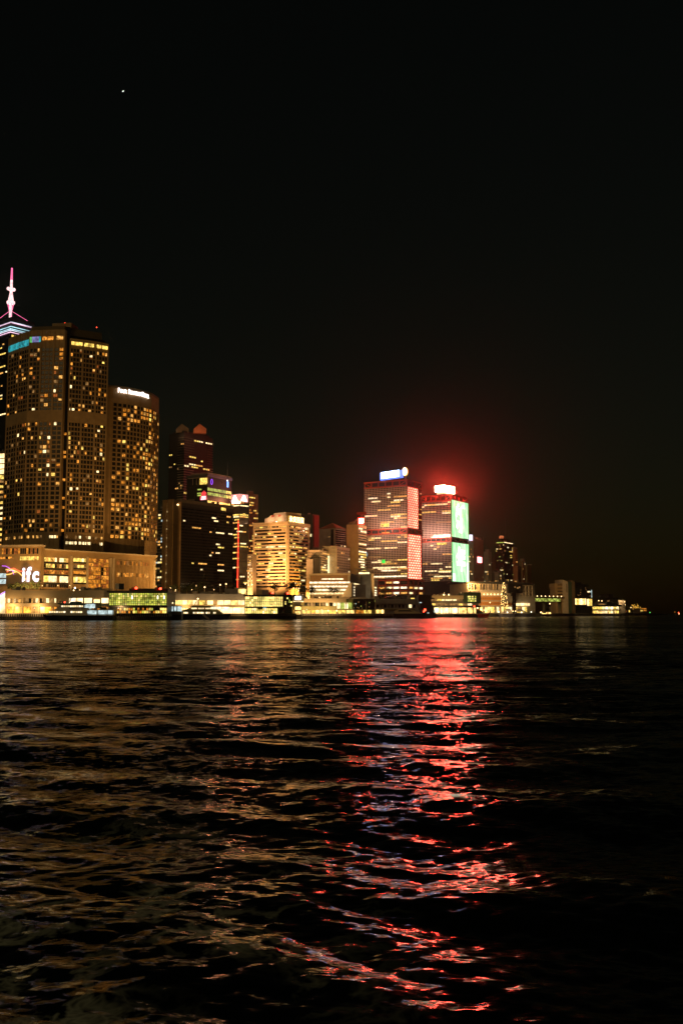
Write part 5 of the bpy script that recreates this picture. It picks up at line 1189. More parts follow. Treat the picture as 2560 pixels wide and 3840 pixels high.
# ------------------------------------------------------------------ ferry terminal, footbridge and right end
def terminal():
    D = 1140; f = frame(1755, 2008, 1130, 1150, 2250)
    o = thing('ferry_terminal', 'wide ferry terminal with overhanging dark roof and ochre lower storeys', 'terminal', f.w(f.L / 2, -10, 4)); u = lambda x: f.at(x, 2250)[0]; z = lambda y: zl(D, y)
    m = MB(); m.fbox(f, 0, f.L, 4, z(2188), -60, -2, CONC); m.build('wall', o)
    m = MB(); m.fprism(f, [(u(1745), z(2188)), (u(1998), z(2192)), (u(1998), z(2186)), (u(1880), z(2180)), (u(1745), z(2183))], -60, 3, DARK); m.build('roof', o)
    W = Win(o); bay_windows(W, f, 1757, 1880, 2191, 2212, 11, (GLASS, W_DIM, GLASS, STONE, GLASS, GLASS, W_DIM, GLASS, STONE, GLASS, W_DIM), D, .2, -2.2, -1.6)
    bay_windows(W, f, 1800, 1975, 2276, 2297, 20, [HALL, W_YEL, W_PALE, W_DIM], D, .25, -2.2, .2); bay_windows(W, f, 1928, 1985, 2262, 2271, 4, [W_PALE, HALLW], D, .08, -2.2, .3); W.done()
    for k in range(13): s = u(1757 + k * 10.5); slab('column', o, f, s - .3, s + .3, z(2214), z(2189), -1.9, -1.1, STONE2)
    slab('balcony_band', o, f, 0, u(1880), z(2218), z(2212), -2, 1, CONC); slab('concrete_band', o, f, u(1798), u(1882), z(2236), z(2218), -2, 0, STONE2)
    for y in (2237, 2256): slab('ochre_band', o, f, u(1798), u(1930), z(y + 14), z(y), -2, .6, ORANGEW)
    for y in (2252, 2270): slab('ledge', o, f, u(1798), u(1930), z(y + 4), z(y), -2, 1.2, STONE2)
    for y in (2244, 2263):
        for k in range(16): s = u(1803 + k * 7); slab('porthole', o, f, s - .3, s + .3, z(y) - .35, z(y) + .35, .55, .7, BLACK)
    slab('corner_tower', o, f, u(1880), u(1916), z(2260), z(2235), -2, 2.5, CONC)
    m = MB(); m.fbox(f, u(1903), u(1955), z(2224), z(2188), -30, 2, BLACK); m.fbox(f, u(1917), u(1932), 4, z(2224), -10, 1.4, BLACK); m.build('black_glass_box', o)
    W = Win(o, minpx=3)
    for (x, y) in ((1925, 2198), (1935, 2202), (1942, 2199)): W.add(f, u(x), u(x + 5), z(y + 6), z(y), W_DIM, 1.9, 2.2)
    W.done()
    fr = MB()
    for x in (1957, 1970, 1982, 1995): fr.fbox(f, u(x) - .3, u(x) + .3, z(2236), z(2196), -2, 1, STONE2)
    for y in (2196, 2212, 2222): fr.fbox(f, u(1955), u(1997), z(y) - .4, z(y) + .4, -2, 1, STONE2)
    fr.build('white_frame', o)
    for k in range(6): s = u(1812 + k * 13); m = MB(); m.ball(f.w(s, 1.6, z(2229)), .75, LAMP, 6); m.build('wall_lamp', o)
    # tree wrapped in fairy lights
    c = pt(1888, 2210, 1120); t = thing('lit_tree', 'cone-shaped tree wrapped in golden fairy lights before the terminal', 'tree', (c.x, c.y, 4)); m = MB(); m.tube((c.x, c.y, 4), (c.x, c.y, zl(1120, 2190)), .35, DSTONE, 6, .1); m.build('trunk', t)
    m = MB(); lf = wmat('fir_needle', (.05, .05, .02), .8)
    for k in range(420):
        h = rnd(); z_ = 12 + h * (zl(1120, 2184) - 12); r = 3.4 * (1 - h) ** .7 + .3; th = rnd() * 6.28; q = Vector((c.x + r * math.cos(th) * rnd() ** .4, c.y + r * math.sin(th), z_)); e = Vector((rnd() - .5, rnd() - .5, rnd() - .7)); g = Vector((rnd() - .5, rnd() - .5, rnd() - .5)); m.add([q - e, q + g, q + e, q - g], [(0, 1, 2, 3)], lf)
    m.build('crown', t, 'stuff')
    m = MB(); FL = emat('fairy_light', (1, .6, .18), 6, 0)
    for k in range(90):
        h = rnd() ** 1.2; z_ = 12 + h * (zl(1120, 2184) - 12); r = 3.5 * (1 - h) ** .7 + .4; th = rnd() * 6.28; m.ball((c.x + r * math.cos(th), c.y + r * math.sin(th), z_), .28, FL, 4)
    m.build('fairy_light', t, 'stuff')
    # footbridge
    f = frame(1932, 2112, 1190, 1240, 2250); D0 = 1210; z = lambda y: zl(D0, y)
    b = thing('footbridge', 'covered footbridge with green-lit zigzag truss right of the terminal', 'footbridge', f.w(f.L / 2, -2, 4))
    m = MB(); m.fbox(f, 0, f.L, z(2258), z(2255), -6, .4, STONE); m.build('deck', b); m = MB(); m.fbox(f, -1, f.L + 1, z(2243), z(2237), -6, .8, STONE); m.build('roof', b)
    m = MB(); m.fbox(f, .3, f.L - .3, z(2255), z(2243), -5.5, -5.2, W_GREEN); m.build('lit_interior', b)
    n = 16
    for k in range(n): m = MB(); m.tube(f.w(f.L * k / n, .2, z(2255 if k % 2 else 2243)), f.w(f.L * (k + 1) / n, .2, z(2243 if k % 2 else 2255)), .35, STONE2, 4); m.build('diagonal', b)
    for k in range(12): m = MB(); q = f.w(f.L * (.03 + .085 * k), -1, z(2235)); m.ball(q, .62, LAMP, 6); m.build('roof_lamp', b)
    for a in (.3, .62, .95): slab('pier_leg', b, f, f.L * a - .8, f.L * a + .8, 4, z(2258), -5, -1, OLIVE)
terminal()

def right_end():
    f = frame(2076, 2154, 1400, 1408, 2240); D = 1404; z = lambda y: zl(D, y); u = lambda x: f.at(x, 2240)[0]
    o = thing('stepped_building', 'tan waterside building with slot windows and two tall slanted fins', 'building', f.w(f.L / 2, -8, 4))
    m = MB(); m.fbox(f, u(2081), u(2108), 4, z(2188), -16, 0, STONE); m.fbox(f, u(2078), u(2108), z(2206), z(2189), -16, .5, STONE); m.tube(f.w(u(2084), -3, z(2188)), f.w(u(2084), -3, z(2182)), .3, STONE); m.build('wall', o)
    for y in (2192, 2204, 2216, 2228): slab('slot_window', o, f, u(2089), u(2107), z(y + 3), z(y), 0, .62, BLACK)
    for (x0, x1, xs, yt) in ((2107, 2126, 2124, 2174), (2142, 2152, 2151, 2175)):
        m = MB(); m.fprism(f, [(u(x0), 4), (u(x1), 4), (u(x1), z(yt + 8)), (u(x0), z(yt))], -22, 2.5, STONE2 if x0 < 2110 else DSTONE); m.build('slanted_fin', o)
    slab('fin_slot', o, f, u(2120), u(2122), z(2222), z(2190), 2.4, 2.7, BLACK); slab('green_recess', o, f, u(2126), u(2142), 4, z(2182), -12, .5, GREEN)
    f = frame(2152, 2219, 1420, 1430, 2240); u = lambda x: f.at(x, 2240)[0]
    o = thing('glass_building', 'black glass building with jagged top above a bright lit lobby', 'building', f.w(f.L / 2, -8, 4))
    m = MB(); m.fprism(f, [(0, 4), (f.L, 4), (f.L, z(2208)), (u(2196), z(2206)), (u(2194), z(2190)), (u(2180), z(2188)), (u(2178), z(2182)), (u(2162), z(2184)), (u(2158), z(2178)), (0, z(2179))], -20, 0, GLASS); m.build('wall', o)
    W = Win(o, minpx=4); bay_windows(W, f, 2153, 2196, 2244, 2267, 8, [W_PALE, HALLW, W_YEL], D, .06, -.1, .3); bay_windows(W, f, 2200, 2218, 2245, 2271, 3, [HALLW, W_YEL], D, .06, -.1, .3); bay_windows(W, f, 2200, 2218, 2215, 2220, 2, [W_COOL, W_PALE], D, .1, -.1, .3)
    for k in range(10): x = 2156 + rnd() * 58; y = 2196 + rnd() * 40; W.add(f, u(x), u(x + 3), z(y + 2), z(y), W_DIM, -.1, .2)
    W.done(); slab('edge_light', o, f, u(2216), u(2217.5), z(2240), z(2210), 0, .4, W_COOL)
    f = frame(2050, 2330, 1478, 1500, 2290); D = 1490; z = lambda y: zl(D, y); u = lambda x: f.at(x, 2290)[0]
    o = thing('ferry_pier', 'long low rightmost pier with two glazed pale yellow levels under dark roofs', 'pier', f.w(f.L / 2, -10, 0))
    pier_base(o, f, 40)
    m = MB(); m.fbox(f, u(2086), u(2324), 4, z(2272), -30, -1, DCONC); m.build('wall', o); slab('roof', o, f, u(2084), u(2330), z(2274), z(2268), -32, 1.4, BLACK); slab('floor_band', o, f, u(2086), u(2326), z(2289), z(2286), -2, 1, BLACK)
    W = Win(o); bay_windows(W, f, 2088, 2320, 2275, 2285, 22, [W_PALE, W_PALE, W_WHITE, W_YEL], D, .14, -1.1, -.4); bay_windows(W, f, 2158, 2320, 2290, 2302, 15, [W_PALE, W_YEL, W_PALE, HALL], D, .2, -1.1, -.4); bay_windows(W, f, 2100, 2156, 2290, 2300, 5, [W_DIM, HALL], D, .3, -1.1, -.4); W.done()
    # far point
    def small(name, lab, x0, x1, D, yt, mat, wins=()):
        f = frame(x0, x1, D, D + 12, 2290); o = thing(name, lab, 'building', f.w(f.L / 2, -6, 4)); z = lambda y: zl(D, y)
        m = MB(); m.fbox(f, 0, f.L, 4, z(yt), -16, 0, mat); m.build('wall', o); m = MB(); m.fbox(f, -.6, f.L + .6, z(yt), z(yt - 2), -16, .6, DARK); m.build('roof', o)
        W = Win(o, minpx=3)
        for (a, b, y0, y1, mt) in wins: W.add(f, f.L * a, f.L * b, z(y1), z(y0), mt, -.1, .2)
        W.done(); return o, f
    small('waterside_building', 'dark stepped block on the point left of the small white house', 2270, 2316, 1640, 2243, DARK, ((.1, .3, 2252, 2256, W_DIM),))
    small('roof_storey', 'small dark upper storey crowning the stepped block on the point', 2282, 2300, 1650, 2230, DARK)
    small('white_house', 'small white house with a bright corner lamp on the point', 2317, 2343, 1660, 2251, WHITE, ((.3, .6, 2258, 2264, W_DIM),))
    small('terrace_building', 'low terrace with railings left of the dark stepped block', 2238, 2274, 1620, 2259, CONC, ((.1, .8, 2264, 2268, W_DIM),))
    o, f = small('far_pavilion', 'last low lit pavilion at the right tip of the shore', 2398, 2424, 1780, 2278, DCONC, ((.1, .9, 2281, 2284, W_DEEP), (.05, .4, 2288, 2292, W_YEL), (.5, .9, 2287, 2291, W_DEEP)))
    small('far_shed', 'low shed with amber openings under the trees near the tip', 2322, 2364, 1700, 2284, DCONC, ((.05, .12, 2290, 2297, W_OR), (.3, .36, 2289, 2296, W_OR), (.55, .6, 2290, 2294, W_RUST), (.8, .9, 2288, 2296, W_YEL)))
right_end()

# ------------------------------------------------------------------ trees
LEAF = wmat('dark_leaf', (.05, .065, .03), .7, .4, 2)
def tree(x, ybase, D, h, r, label, name='tree', n=420, palm=False, lit=None):
    c = pt(x, 2300, D); zb = pt(x, ybase, D).z
    o = thing(name, label, 'palm' if palm else 'tree', (c.x, c.y, zb)); m = MB()
    m.tube((c.x, c.y, zb), (c.x + .2, c.y, zb + h * .75), .3, DSTONE, 6, .14)
    for k in range(4): th = k * 1.6 + rnd(); m.tube((c.x, c.y, zb + h * .45), (c.x + math.cos(th) * r * .6, c.y + math.sin(th) * r * .6, zb + h * .75), .12, DSTONE, 5, .05)
    m.build('trunk', o); m = MB()
    cl = [(Vector((c.x + (rnd() - .5) * r * 1.3, c.y + (rnd() - .5) * r * 1.3, zb + h * (.5 + rnd() * .42))), r * (.3 + .3 * rnd())) for _ in range(9)]
    for k in range(n):
        b, rr = random.choice(cl); d = Vector((random.gauss(0, 1), random.gauss(0, 1), random.gauss(0, .8))).normalized() * rr * rnd() ** .4; q = b + d
        e = Vector((rnd() - .5, rnd() - .5, rnd() - .5)).normalized() * .42; g = Vector((rnd() - .5, rnd() - .5, rnd() - .5)).normalized() * .42
        m.add([q - e, q + g, q + e, q - g], [(0, 1, 2, 3)], LEAF)
    m.build('crown', o, 'stuff')
    if lit:
        m = MB()
        for k in range(40): b, rr = random.choice(cl); d = Vector((random.gauss(0, 1), random.gauss(0, 1), random.gauss(0, 1))).normalized() * rr; m.ball(b + d, .3, lit, 4)
        m.build('fairy_light', o, 'stuff')
def trees():
    for (x, yb, D, h, r, lab) in ((1030, 2235, 760, 10, 5, 'leafy tree behind the grey roof cabin on the second pier'), (1085, 2237, 770, 11, 5, 'leafy tree above the dark green stair corner'), (1105, 2235, 790, 12, 5, 'leafy tree behind the top of the white sign pylon'),
                                  (1140, 2238, 800, 9, 4.5, 'round tree just right of the white sign pylon'), (1165, 2240, 800, 8, 4.5, 'low round tree left of the white strip-lit building'), (1250, 2236, 850, 8, 6, 'spreading tree before the white strip-lit building'),
                                  (1440, 2247, 880, 11, 6, 'dark tree behind the left end of the dim grey pier'), (740, 2227, 700, 7, 5, 'dark tree left of the roof boxes on the second pier'), (700, 2228, 700, 6, 5, 'dark tree at the right foot of the tan end wall'), (650, 2228, 690, 6, 4, 'dark tree above the left end of the second pier'),
                                  (2195, 2210, 1440, 8, 6, 'dark tree growing on the jagged glass building'), (2235, 2300, 1540, 19, 8, 'dark tree right of the bright glass lobby'), (2345, 2300, 1640, 15, 9, 'dark tree in front of the small white house'), (2300, 2300, 1600, 20, 8, 'dark tree below the dark stepped block'), (2362, 2300, 1690, 13, 7, 'dark tree just left of the golden lit tree')):
        tree(x, yb, D, h, r, lab)
    tree(2382, 2300, 1720, 14, 8, 'tree covered in golden lights near the right tip of the shore', 'lit_tree', 420, lit=emat('gold_fairy_light', (1, .5, .06), 4, 0))
trees()

# ------------------------------------------------------------------ lamps along the shore
def street_lamp(x, y, D, lab, power=0, mat=None, base=4.0, col=(1, .6, .25), r=.55, wash=True, lift=2.5):
    c = pt(x, y, D); o = thing('street_lamp', lab, 'street lamp', (c.x, c.y, base), 'lamps along the shore')
    m = MB(); m.tube((c.x, c.y, base), (c.x, c.y, c.z), .16, STEEL, 6, .1); m.build('post', o)
    m = MB(); m.fbox(Fc((c.x - .7, c.y), (c.x + .7, c.y)), 0, 1.4, c.z + .1, c.z + .3, -.3, .3, STEEL); m.build('arm', o)
    m = MB(); m.ball((c.x, c.y, c.z - r * .8), r, mat or LAMP, 8); m.build('lamp_head', o)
    if power and wash: light('AREA', (c.x, c.y + .5, c.z), power * .6, col, o, 1.2, (c.x, c.y + 12, c.z + lift))      # shielded lamp, throws its light inland
    elif power: light('POINT', (c.x, c.y - .8, c.z - .2), power, col, o, 1.6)
def lamps():
    S = [(640, 2203, 690, 'street lamp at the foot of the tan end wall left of the dark slab'), (736, 2195, 760, 'tall double street lamp before the dark slab'), (768, 2200, 760, 'street lamp just right of the tall double lamp'),
         (826, 2191, 800, 'street lamp left of the red glowing mast'), (848, 2188, 800, 'taller street lamp left of the red glowing mast'), (920, 2187, 830, 'street lamp between red mast and golden striped office'), (945, 2190, 830, 'street lamp at the left corner of the golden striped office'),
         (1092, 2204, 900, 'first of four street lamps before the golden office'), (1102, 2204, 900, 'second of four street lamps before the golden office'), (1112, 2204, 900, 'third of four street lamps before the golden office'), (1121, 2205, 900, 'fourth of four street lamps before the golden office'), (1119, 2214, 860, 'lower street lamp under the four in a row'),
         (1181, 2238, 790, 'orange street lamp on the olive pier roof'), (1197, 2239, 790, 'pinkish street lamp next to the orange one'), (1230, 2288, 738, 'bright arcade lamp on the olive pier left of centre'), (1262, 2288, 738, 'bright arcade lamp on the olive pier near the green glazing'),
         (1836, 2258, 1090, 'tall promenade lamp before the ochre terminal'), (2060, 2262, 1300, 'tall bright lamp below the footbridge'), (2003, 2294, 1280, 'low glaring lamp on the quay left of the bridge leg'), (2027, 2294, 1280, 'low glaring lamp on the quay under the bridge'),
         (2243, 2251, 1610, 'left lamp on the low terrace'), (2255, 2252, 1610, 'right lamp on the low terrace'), (2340, 2255, 1655, 'upper lamp on the small white house'), (2343, 2267, 1655, 'lower lamp at the small white house'), (2364, 2277, 1690, 'lamp above the golden lit tree')]
    for k, (x, y, D, lab) in enumerate(S): street_lamp(x, y, D, lab, power={1836: 3e4, 2060: 1.2e4, 2003: 1.2e4, 2027: 1.2e4, 1230: 1500, 1262: 1500, 2340: 4e3}.get(x, 0), base=4.0 if not (1180 < x < 1200) else 14, r=.95 if x > 1990 and D == 1280 else (.55 if D < 1100 else .75))
    # added lamps, unseen from the water, to brighten the podium, towers and blocks behind
    R = [(300, 2212, 636, 'added road lamp hidden behind the leftmost pier roof', 4.5e4), (90, 2214, 628, 'added road lamp below the neon sign wall', 3.2e4), (500, 2206, 640, 'added road lamp behind the green glass hall', 4.5e4), (660, 2214, 720, 'added road lamp behind the left of the second pier', 5e4),
         (985, 2226, 800, 'added road lamp behind the yellow glass hall', 6e4), (1215, 2236, 862, 'added road lamp before the white strip-lit building', 2.2e4), (1290, 2150, 985, 'added rooftop lamp behind the white strip-lit building', 6e4), (1480, 2225, 960, 'added road lamp before the left red tower', 5e4), (1760, 2200, 1120, 'added road lamp at the left end of the terminal', 8e4), (2100, 2262, 1340, 'added lamp before the tan finned building', 1.2e4)]
    for (x, y, D, lab, p) in R: street_lamp(x, y, D, lab, p, col=(1, .5, .14), lift=12)
lamps()
def added_deck_lamps():  # lamps added along the deck edges to brighten the pier fascias
    G = [(35, 568, 'leftmost pier by the orange bays'), (130, 568, 'leftmost pier in front of the ferry bow'), (445, 566, 'green glass hall at its left end'), (690, 640, 'second pier behind the fast ferry'), (800, 641, 'second pier before the white ground floor'), (905, 641, 'second pier next to the yellow glass hall'),
         (1150, 735, 'olive pier at its left end'), (1205, 735, 'olive pier before the amber arcade'), (1660, 982, 'pier with pale lit bays at its left'), (1730, 982, 'pier with pale lit bays at its right')]
    for x, D, w in G: street_lamp(x, 2279 if D < 700 else 2284, D, 'added short deck lamp on the edge of the ' + w, 2200 if D < 700 else 3000, base=4.0, col=(1, .58, .22), r=.28, mat=W_WHITE)
added_deck_lamps()
def far_lights():
    o = thing('channel_marker', 'cluster of tiny orange and red marker lights far right on the water', 'marker', (*pt(2536, 2300, 2600).to_2d(), 0))
    for (x, y, mt) in ((2528, 2295, W_OR), (2542, 2297, BEACON), (2544, 2302, LAMP)):
        c = pt(x, y, 2600); m = MB(); m.tube((c.x, c.y, -1), (c.x, c.y, c.z), .5, DARK); m.build('pile', o); m = MB(); m.ball((c.x, c.y, max(2, c.z)), 1.1, mt, 6); m.build('lantern', o)
    c = pt(2435, 2297, 1900); o = thing('green_marker', 'tiny green navigation light at the right tip of the shore', 'marker', (c.x, c.y, 0)); m = MB(); m.tube((c.x, c.y, 0), (c.x, c.y, c.z), .2, DARK); m.build('pile', o); m = MB(); m.ball((c.x, c.y, c.z), .6, emat('green_lantern', (.1, 1, .15), 4, 0), 6); m.build('lantern', o)
far_lights()

# ------------------------------------------------------------------ vessels
def hull(f, ab, as_, beam, zk, zd, rise, mat, name, parent, rake=2.5, blunt=.28, rail=None):
    m = MB(); n = 16; V = []; sg = 1 if as_ > ab else -1
    for i in range(n + 1):
        t = i / n; hb = beam / 2 * min(1, (t / blunt) ** .62 if t > 0 else .03); zz = zd + rise * max(0, 1 - t / .4) ** 2
        a = ab + (as_ - ab) * t; k = max(0, 1 - t / .3) * rake * sg
        c = -beam / 2
        V += [f.w(a, c + max(hb, .12), zz), f.w(a + k, c + max(hb * .82, .08), zk), f.w(a + k, c - max(hb * .82, .08), zk), f.w(a, c - max(hb, .12), zz)]
    fs = []
    for i in range(n):
        for j in range(4): a, b = i * 4 + j, i * 4 + (j + 1) % 4; fs.append((a, b, b + 4, a + 4))
    fs += [(0, 3, 2, 1), (4 * n, 4 * n + 1, 4 * n + 2, 4 * n + 3)]
    m.add(V, fs, mat); return m.build(name, parent)
def vessels():
    # the white and navy passenger ferry at the left
    D = 556; f = frame(158, 424, D, D, 2300); u = lambda x: f.at(x, 2300)[0]; z = lambda y: zl(D, y)
    o = thing('passenger_ferry', 'white double-deck passenger ferry with navy hull moored at the leftmost pier', 'ferry', f.w(f.L / 2, -5, 0))
    hull(f, u(150), u(424), 10, -1.2, z(2308), .8, HULLD, 'hull', o, 4, .22)
    m = MB(); m.fprism(f, [(u(170), z(2308)), (u(330), z(2308)), (u(322), z(2288)), (u(214), z(2288)), (u(200), z(2292)), (u(178), z(2300))], -9, -.9, HULLW); m.build('main_deckhouse', o)
    m = MB(); m.fprism(f, [(u(196), z(2288)), (u(334), z(2288)), (u(330), z(2279)), (u(312), z(2279)), (u(312), z(2269)), (u(222), z(2269)), (u(213), z(2280))], -8, -1.4, HULLW); m.build('upper_deckhouse', o)
    m = MB(); m.fprism(f, [(u(224), z(2269)), (u(316), z(2269)), (u(313), z(2263)), (u(220), z(2263))], -8.4, -1.0, TEAL); m.build('upper_roof', o)
    m = MB(); m.fprism(f, [(u(210), z(2266)), (u(242), z(2266)), (u(238), z(2254)), (u(218), z(2254))], -7.4, -2, TEAL); m.build('wheelhouse', o)
    m = MB(); m.fprism(f, [(u(256), z(2263)), (u(300), z(2263)), (u(292), z(2255)), (u(260), z(2256))], -7, -2.4, TEAL); m.build('roof_locker', o)
    m = MB(); m.fprism(f, [(u(316), z(2280)), (u(354), z(2280)), (u(352), z(2264)), (u(318), z(2264))], -7, -2, W_COOL); m.build('lit_funnel', o); m = MB(); m.fbox(f, u(314), u(372), z(2264), z(2261), -8, -1.6, TEAL); m.fbox(f, u(354), u(370), z(2282), z(2264), -7, -2, CONC); m.build('funnel_top', o)
    W = Win(o, minpx=3)
    for k in range(14):
        x = 183 + k * 9
        if k not in (7, 8): W.add(f, u(x), u(x + 7), z(2298), z(2292), W_PALE if k % 3 else W_WHITE, -1, -.8)
    for k in range(10): x = 228 + k * 8.2; W.add(f, u(x), u(x + 6.4), z(2276), z(2270.5), W_PALE if k % 4 else W_WHITE, -1.5, -1.3)
    for k in range(3): W.add(f, u(214 + k * 5), u(218 + k * 5), z(2261), z(2257), W_DIM, -2.1, -1.9)
    for (a, b) in ((325, 360), (366, 400), (402, 422)): W.add(f, u(a), u(b), z(2303), z(2289), W_COOL, -2.4, -2.0)
    W.done()
    slab('stern_roof', o, f, u(322), u(424), z(2288), z(2285), -9, -.8, HULLW); slab('stern_core', o, f, u(326), u(422), z(2308), z(2288), -8, -2.4, HULLW)
    for x in (324, 362, 401, 422): slab('stern_post', o, f, u(x) - .15, u(x) + .15, z(2308), z(2288), -1.3, -1, HULLW)
    m = MB(); m.tube(f.w(u(254), -4, z(2256)), f.w(u(272), -4, z(2206)), .28, HULLW, 6, .12)
    for y, w_ in ((2222, 5), (2232, 8), (2242, 7)): xx = 254 + 18 * (2256 - y) / 50; m.tube(f.w(u(xx - w_), -4, z(y)), f.w(u(xx + w_), -4, z(y)), .14, HULLW, 4)
    m.build('mast', o); m = MB(); m.ball(f.w(u(272.5), -4, z(2204)), .5, LAMPW, 8); m.ball(f.w(u(268), -3.8, z(2213)), .35, LAMP, 6); m.build('masthead_lamp', o)
    m = MB(); m.ball(f.w(u(239), -1.8, z(2258)), .4, BEACON, 6); m.build('port_lamp', o)
    put_glyphs(o, f, '新渡輪 FIRST FERRY', u(258), u(322), z(2285.5), z(2280), -1.42, -1.36, BLACK, 'letter', .01)
    for (x, r) in ((376, 1.0), (389, 1.1), (352, .8)): m = MB(); q = f.w(u(x), -3, z(2285) + .3); m.lathe(q, [(r, q[2] - .8), (r, q[2] + .7), (r * .5, q[2] + 1)], DARK, 10); m.build('liferaft_drum', o)
    # stern of a second boat
    D = 588; f = frame(626, 676, D, D, 2300); u = lambda x: f.at(x, 2300)[0]; z = lambda y: zl(D, y)
    o = thing('work_boat', 'blunt white-topped boat seen end on beside the green glass hall', 'boat', f.w(f.L / 2, -5, 0))
    hull(f, u(622), u(679), 9, -1.2, z(2293), .3, HULLD, 'hull', o, 1, .1)
    m = MB(); m.fbox(f, u(630), u(676), z(2305), z(2292), .05, .35, CONC); m.build('stern_plate', o)
    m = MB(); m.fbox(f, u(629), u(675), z(2293), z(2274), -7, -1.2, W_COOL); m.build('lit_cabin', o); m = MB(); m.fbox(f, u(627), u(677), z(2274), z(2272), -7.4, -.8, HULLW); m.build('cabin_roof', o)
    for x in (638, 650, 663): slab('cabin_post', o, f, u(x) - .3, u(x) + .3, z(2293), z(2274), -1.3, -1.0, HULLW)
    m = MB(); m.fbox(f, u(632), u(648), z(2265), z(2257), -6, -2, HULLW); m.fprism(f, [(u(624), z(2257)), (u(654), z(2257)), (u(642), z(2252))], -6.5, -1.5, TEAL); m.fbox(f, u(636), u(642), z(2272), z(2265), -5, -3, HULLW); m.build('wheelhouse', o)
    slab('wheelhouse_light', o, f, u(633), u(647), z(2264), z(2258), -2, -1.9, HALLW)
    # high speed ferry
    D = 628; f = frame(676, 872, D, D, 2300); u = lambda x: f.at(x, 2300)[0]; z = lambda y: zl(D, y)
    o = thing('fast_ferry', 'low wedge-shaped fast ferry with two window rows in front of the second pier', 'ferry', f.w(f.L / 2, -5, 0))
    hull(f, u(866), u(676), 9, -1.2, z(2304), .6, HULLD, 'hull', o, 4, .4)
    m = MB(); m.fprism(f, [(u(676), z(2304)), (u(838), z(2304)), (u(812), z(2286)), (u(800), z(2274)), (u(722), z(2274)), (u(700), z(2284)), (u(678), z(2290))], -8.2, -.8, OLIVE); m.build('deckhouse', o)
    m = MB(); m.fbox(f, u(712), u(802), z(2275), z(2271), -8, -.9, HULLW); m.build('upper_roof', o)
    W = Win(o, minpx=3)
    for k in range(15): x = 712 + k * 5.3; W.add(f, u(x), u(x + 4.4), z(2284), z(2279), W_PALE if k % 5 else W_DIM, -.9, -.7)
    for (a, n) in ((680, 5), (724, 8), (772, 3), (800, 2)):
        for k in range(n): x = a + k * 5.2; W.add(f, u(x), u(x + 4.2), z(2301), z(2295), W_PALE if k % 3 else W_WHITE, -.9, -.7)
    W.done()
    m = MB(); m.fbox(f, u(790), u(860), z(2284), z(2276), -1, -.2, W_WHITE); m.build('lit_name_board', o)
    for k, x in enumerate((800, 806, 812, 818)): slab('board_mark', o, f, u(x), u(x + 3), z(2282), z(2278), -.2, -.1, BLACK)
    m = MB(); m.tube(f.w(u(722), -4, z(2274)), f.w(u(738), -4, z(2246)), .2, HULLW, 5, .1); m.tube(f.w(u(726), -4, z(2262)), f.w(u(742), -4, z(2252)), .12, HULLW, 4); m.build('mast', o); m = MB(); m.ball(f.w(u(738), -4, z(2245)), .5, LAMP, 6); m.build('masthead_lamp', o)
    m = MB(); p = f.w(u(757), .6, z(2303)); q = f.w(u(780), 2.2, z(2321)); m.tube(p, q, .12, STONE2, 4); m.tube(f.w(u(764), .6, z(2303)), f.w(u(787), 2.2, z(2321)), .12, STONE2, 4)
    for k in range(7): t = k / 6.0; m.tube(f.w(u(757 + 23 * t), .6 + 1.6 * t, z(2303 + 18 * t)), f.w(u(764 + 23 * t), .6 + 1.6 * t, z(2303 + 18 * t)), .1, STONE2, 4)
    m.build('boarding_ladder', o)
    # dark motor yacht
    D = 780; f = frame(1470, 1600, D, D, 2300); u = lambda x: f.at(x, 2300)[0]; z = lambda y: zl(D, y)
    o = thing('motor_yacht', 'sleek dark motor yacht with pale sloping deckhouse at the leaning tower', 'yacht', f.w(f.L / 2, -4, 0))
    hull(f, u(1606), u(1474), 7, -1, z(2301), 1.0, BLACK, 'hull', o, 5, .4)
    m = MB(); m.fprism(f, [(u(1480), z(2301)), (u(1585), z(2301)), (u(1556), z(2291)), (u(1540), z(2286)), (u(1490), z(2286)), (u(1478), z(2292))], -6, -.9, PANEL); m.build('deckhouse', o)
    m = MB(); m.fprism(f, [(u(1492), z(2293)), (u(1548), z(2293)), (u(1536), z(2288)), (u(1494), z(2288))], -6.1, -.8, BLACK); m.build('side_window', o)
    m = MB(); m.fbox(f, u(1494), u(1530), z(2286), z(2284), -5, -1.6, PANEL); m.build('flybridge', o); m = MB(); m.tube(f.w(u(1474), -.6, z(2300)), f.w(u(1482), -.5, z(2318)), .2, CONC); m.build('stern_ladder', o)
    # tug-like boat with red bow
    D = 968; f = frame(1700, 1846, D, D, 2300); u = lambda x: f.at(x, 2300)[0]; z = lambda y: zl(D, y)
    o = thing('red_boat', 'boat with glossy red bow and black hull lying right of the pale lit bays', 'boat', f.w(f.L / 2, -4, 0))
    hull(f, u(1842), u(1790), 8, -1, z(2302), 2.6, HULLR, 'red_bow', o, 3, .6); hull(f, u(1786), u(1846), 7.4, -1, z(2300), .2, BLACK, 'hull', o, 1, .1) if False else None
    m = MB(); m.fbox(f, u(1700), u(1791), -1, z(2304), -7.6, -.4, BLACK); m.build('barge_hull', o)
    m = MB(); m.fprism(f, [(u(1786), z(2301)), (u(1812), z(2301)), (u(1802), z(2284)), (u(1790), z(2276)), (u(1786), z(2276))], -6, -1.2, DARK); m.build('wheelhouse', o)
    W = Win(o, minpx=3)
    for (x, y) in ((1788, 2280), (1793, 2284), (1800, 2288)): W.add(f, u(x), u(x + 4), z(y + 4), z(y), W_OR, -1.3, -1.1)
    W.done()
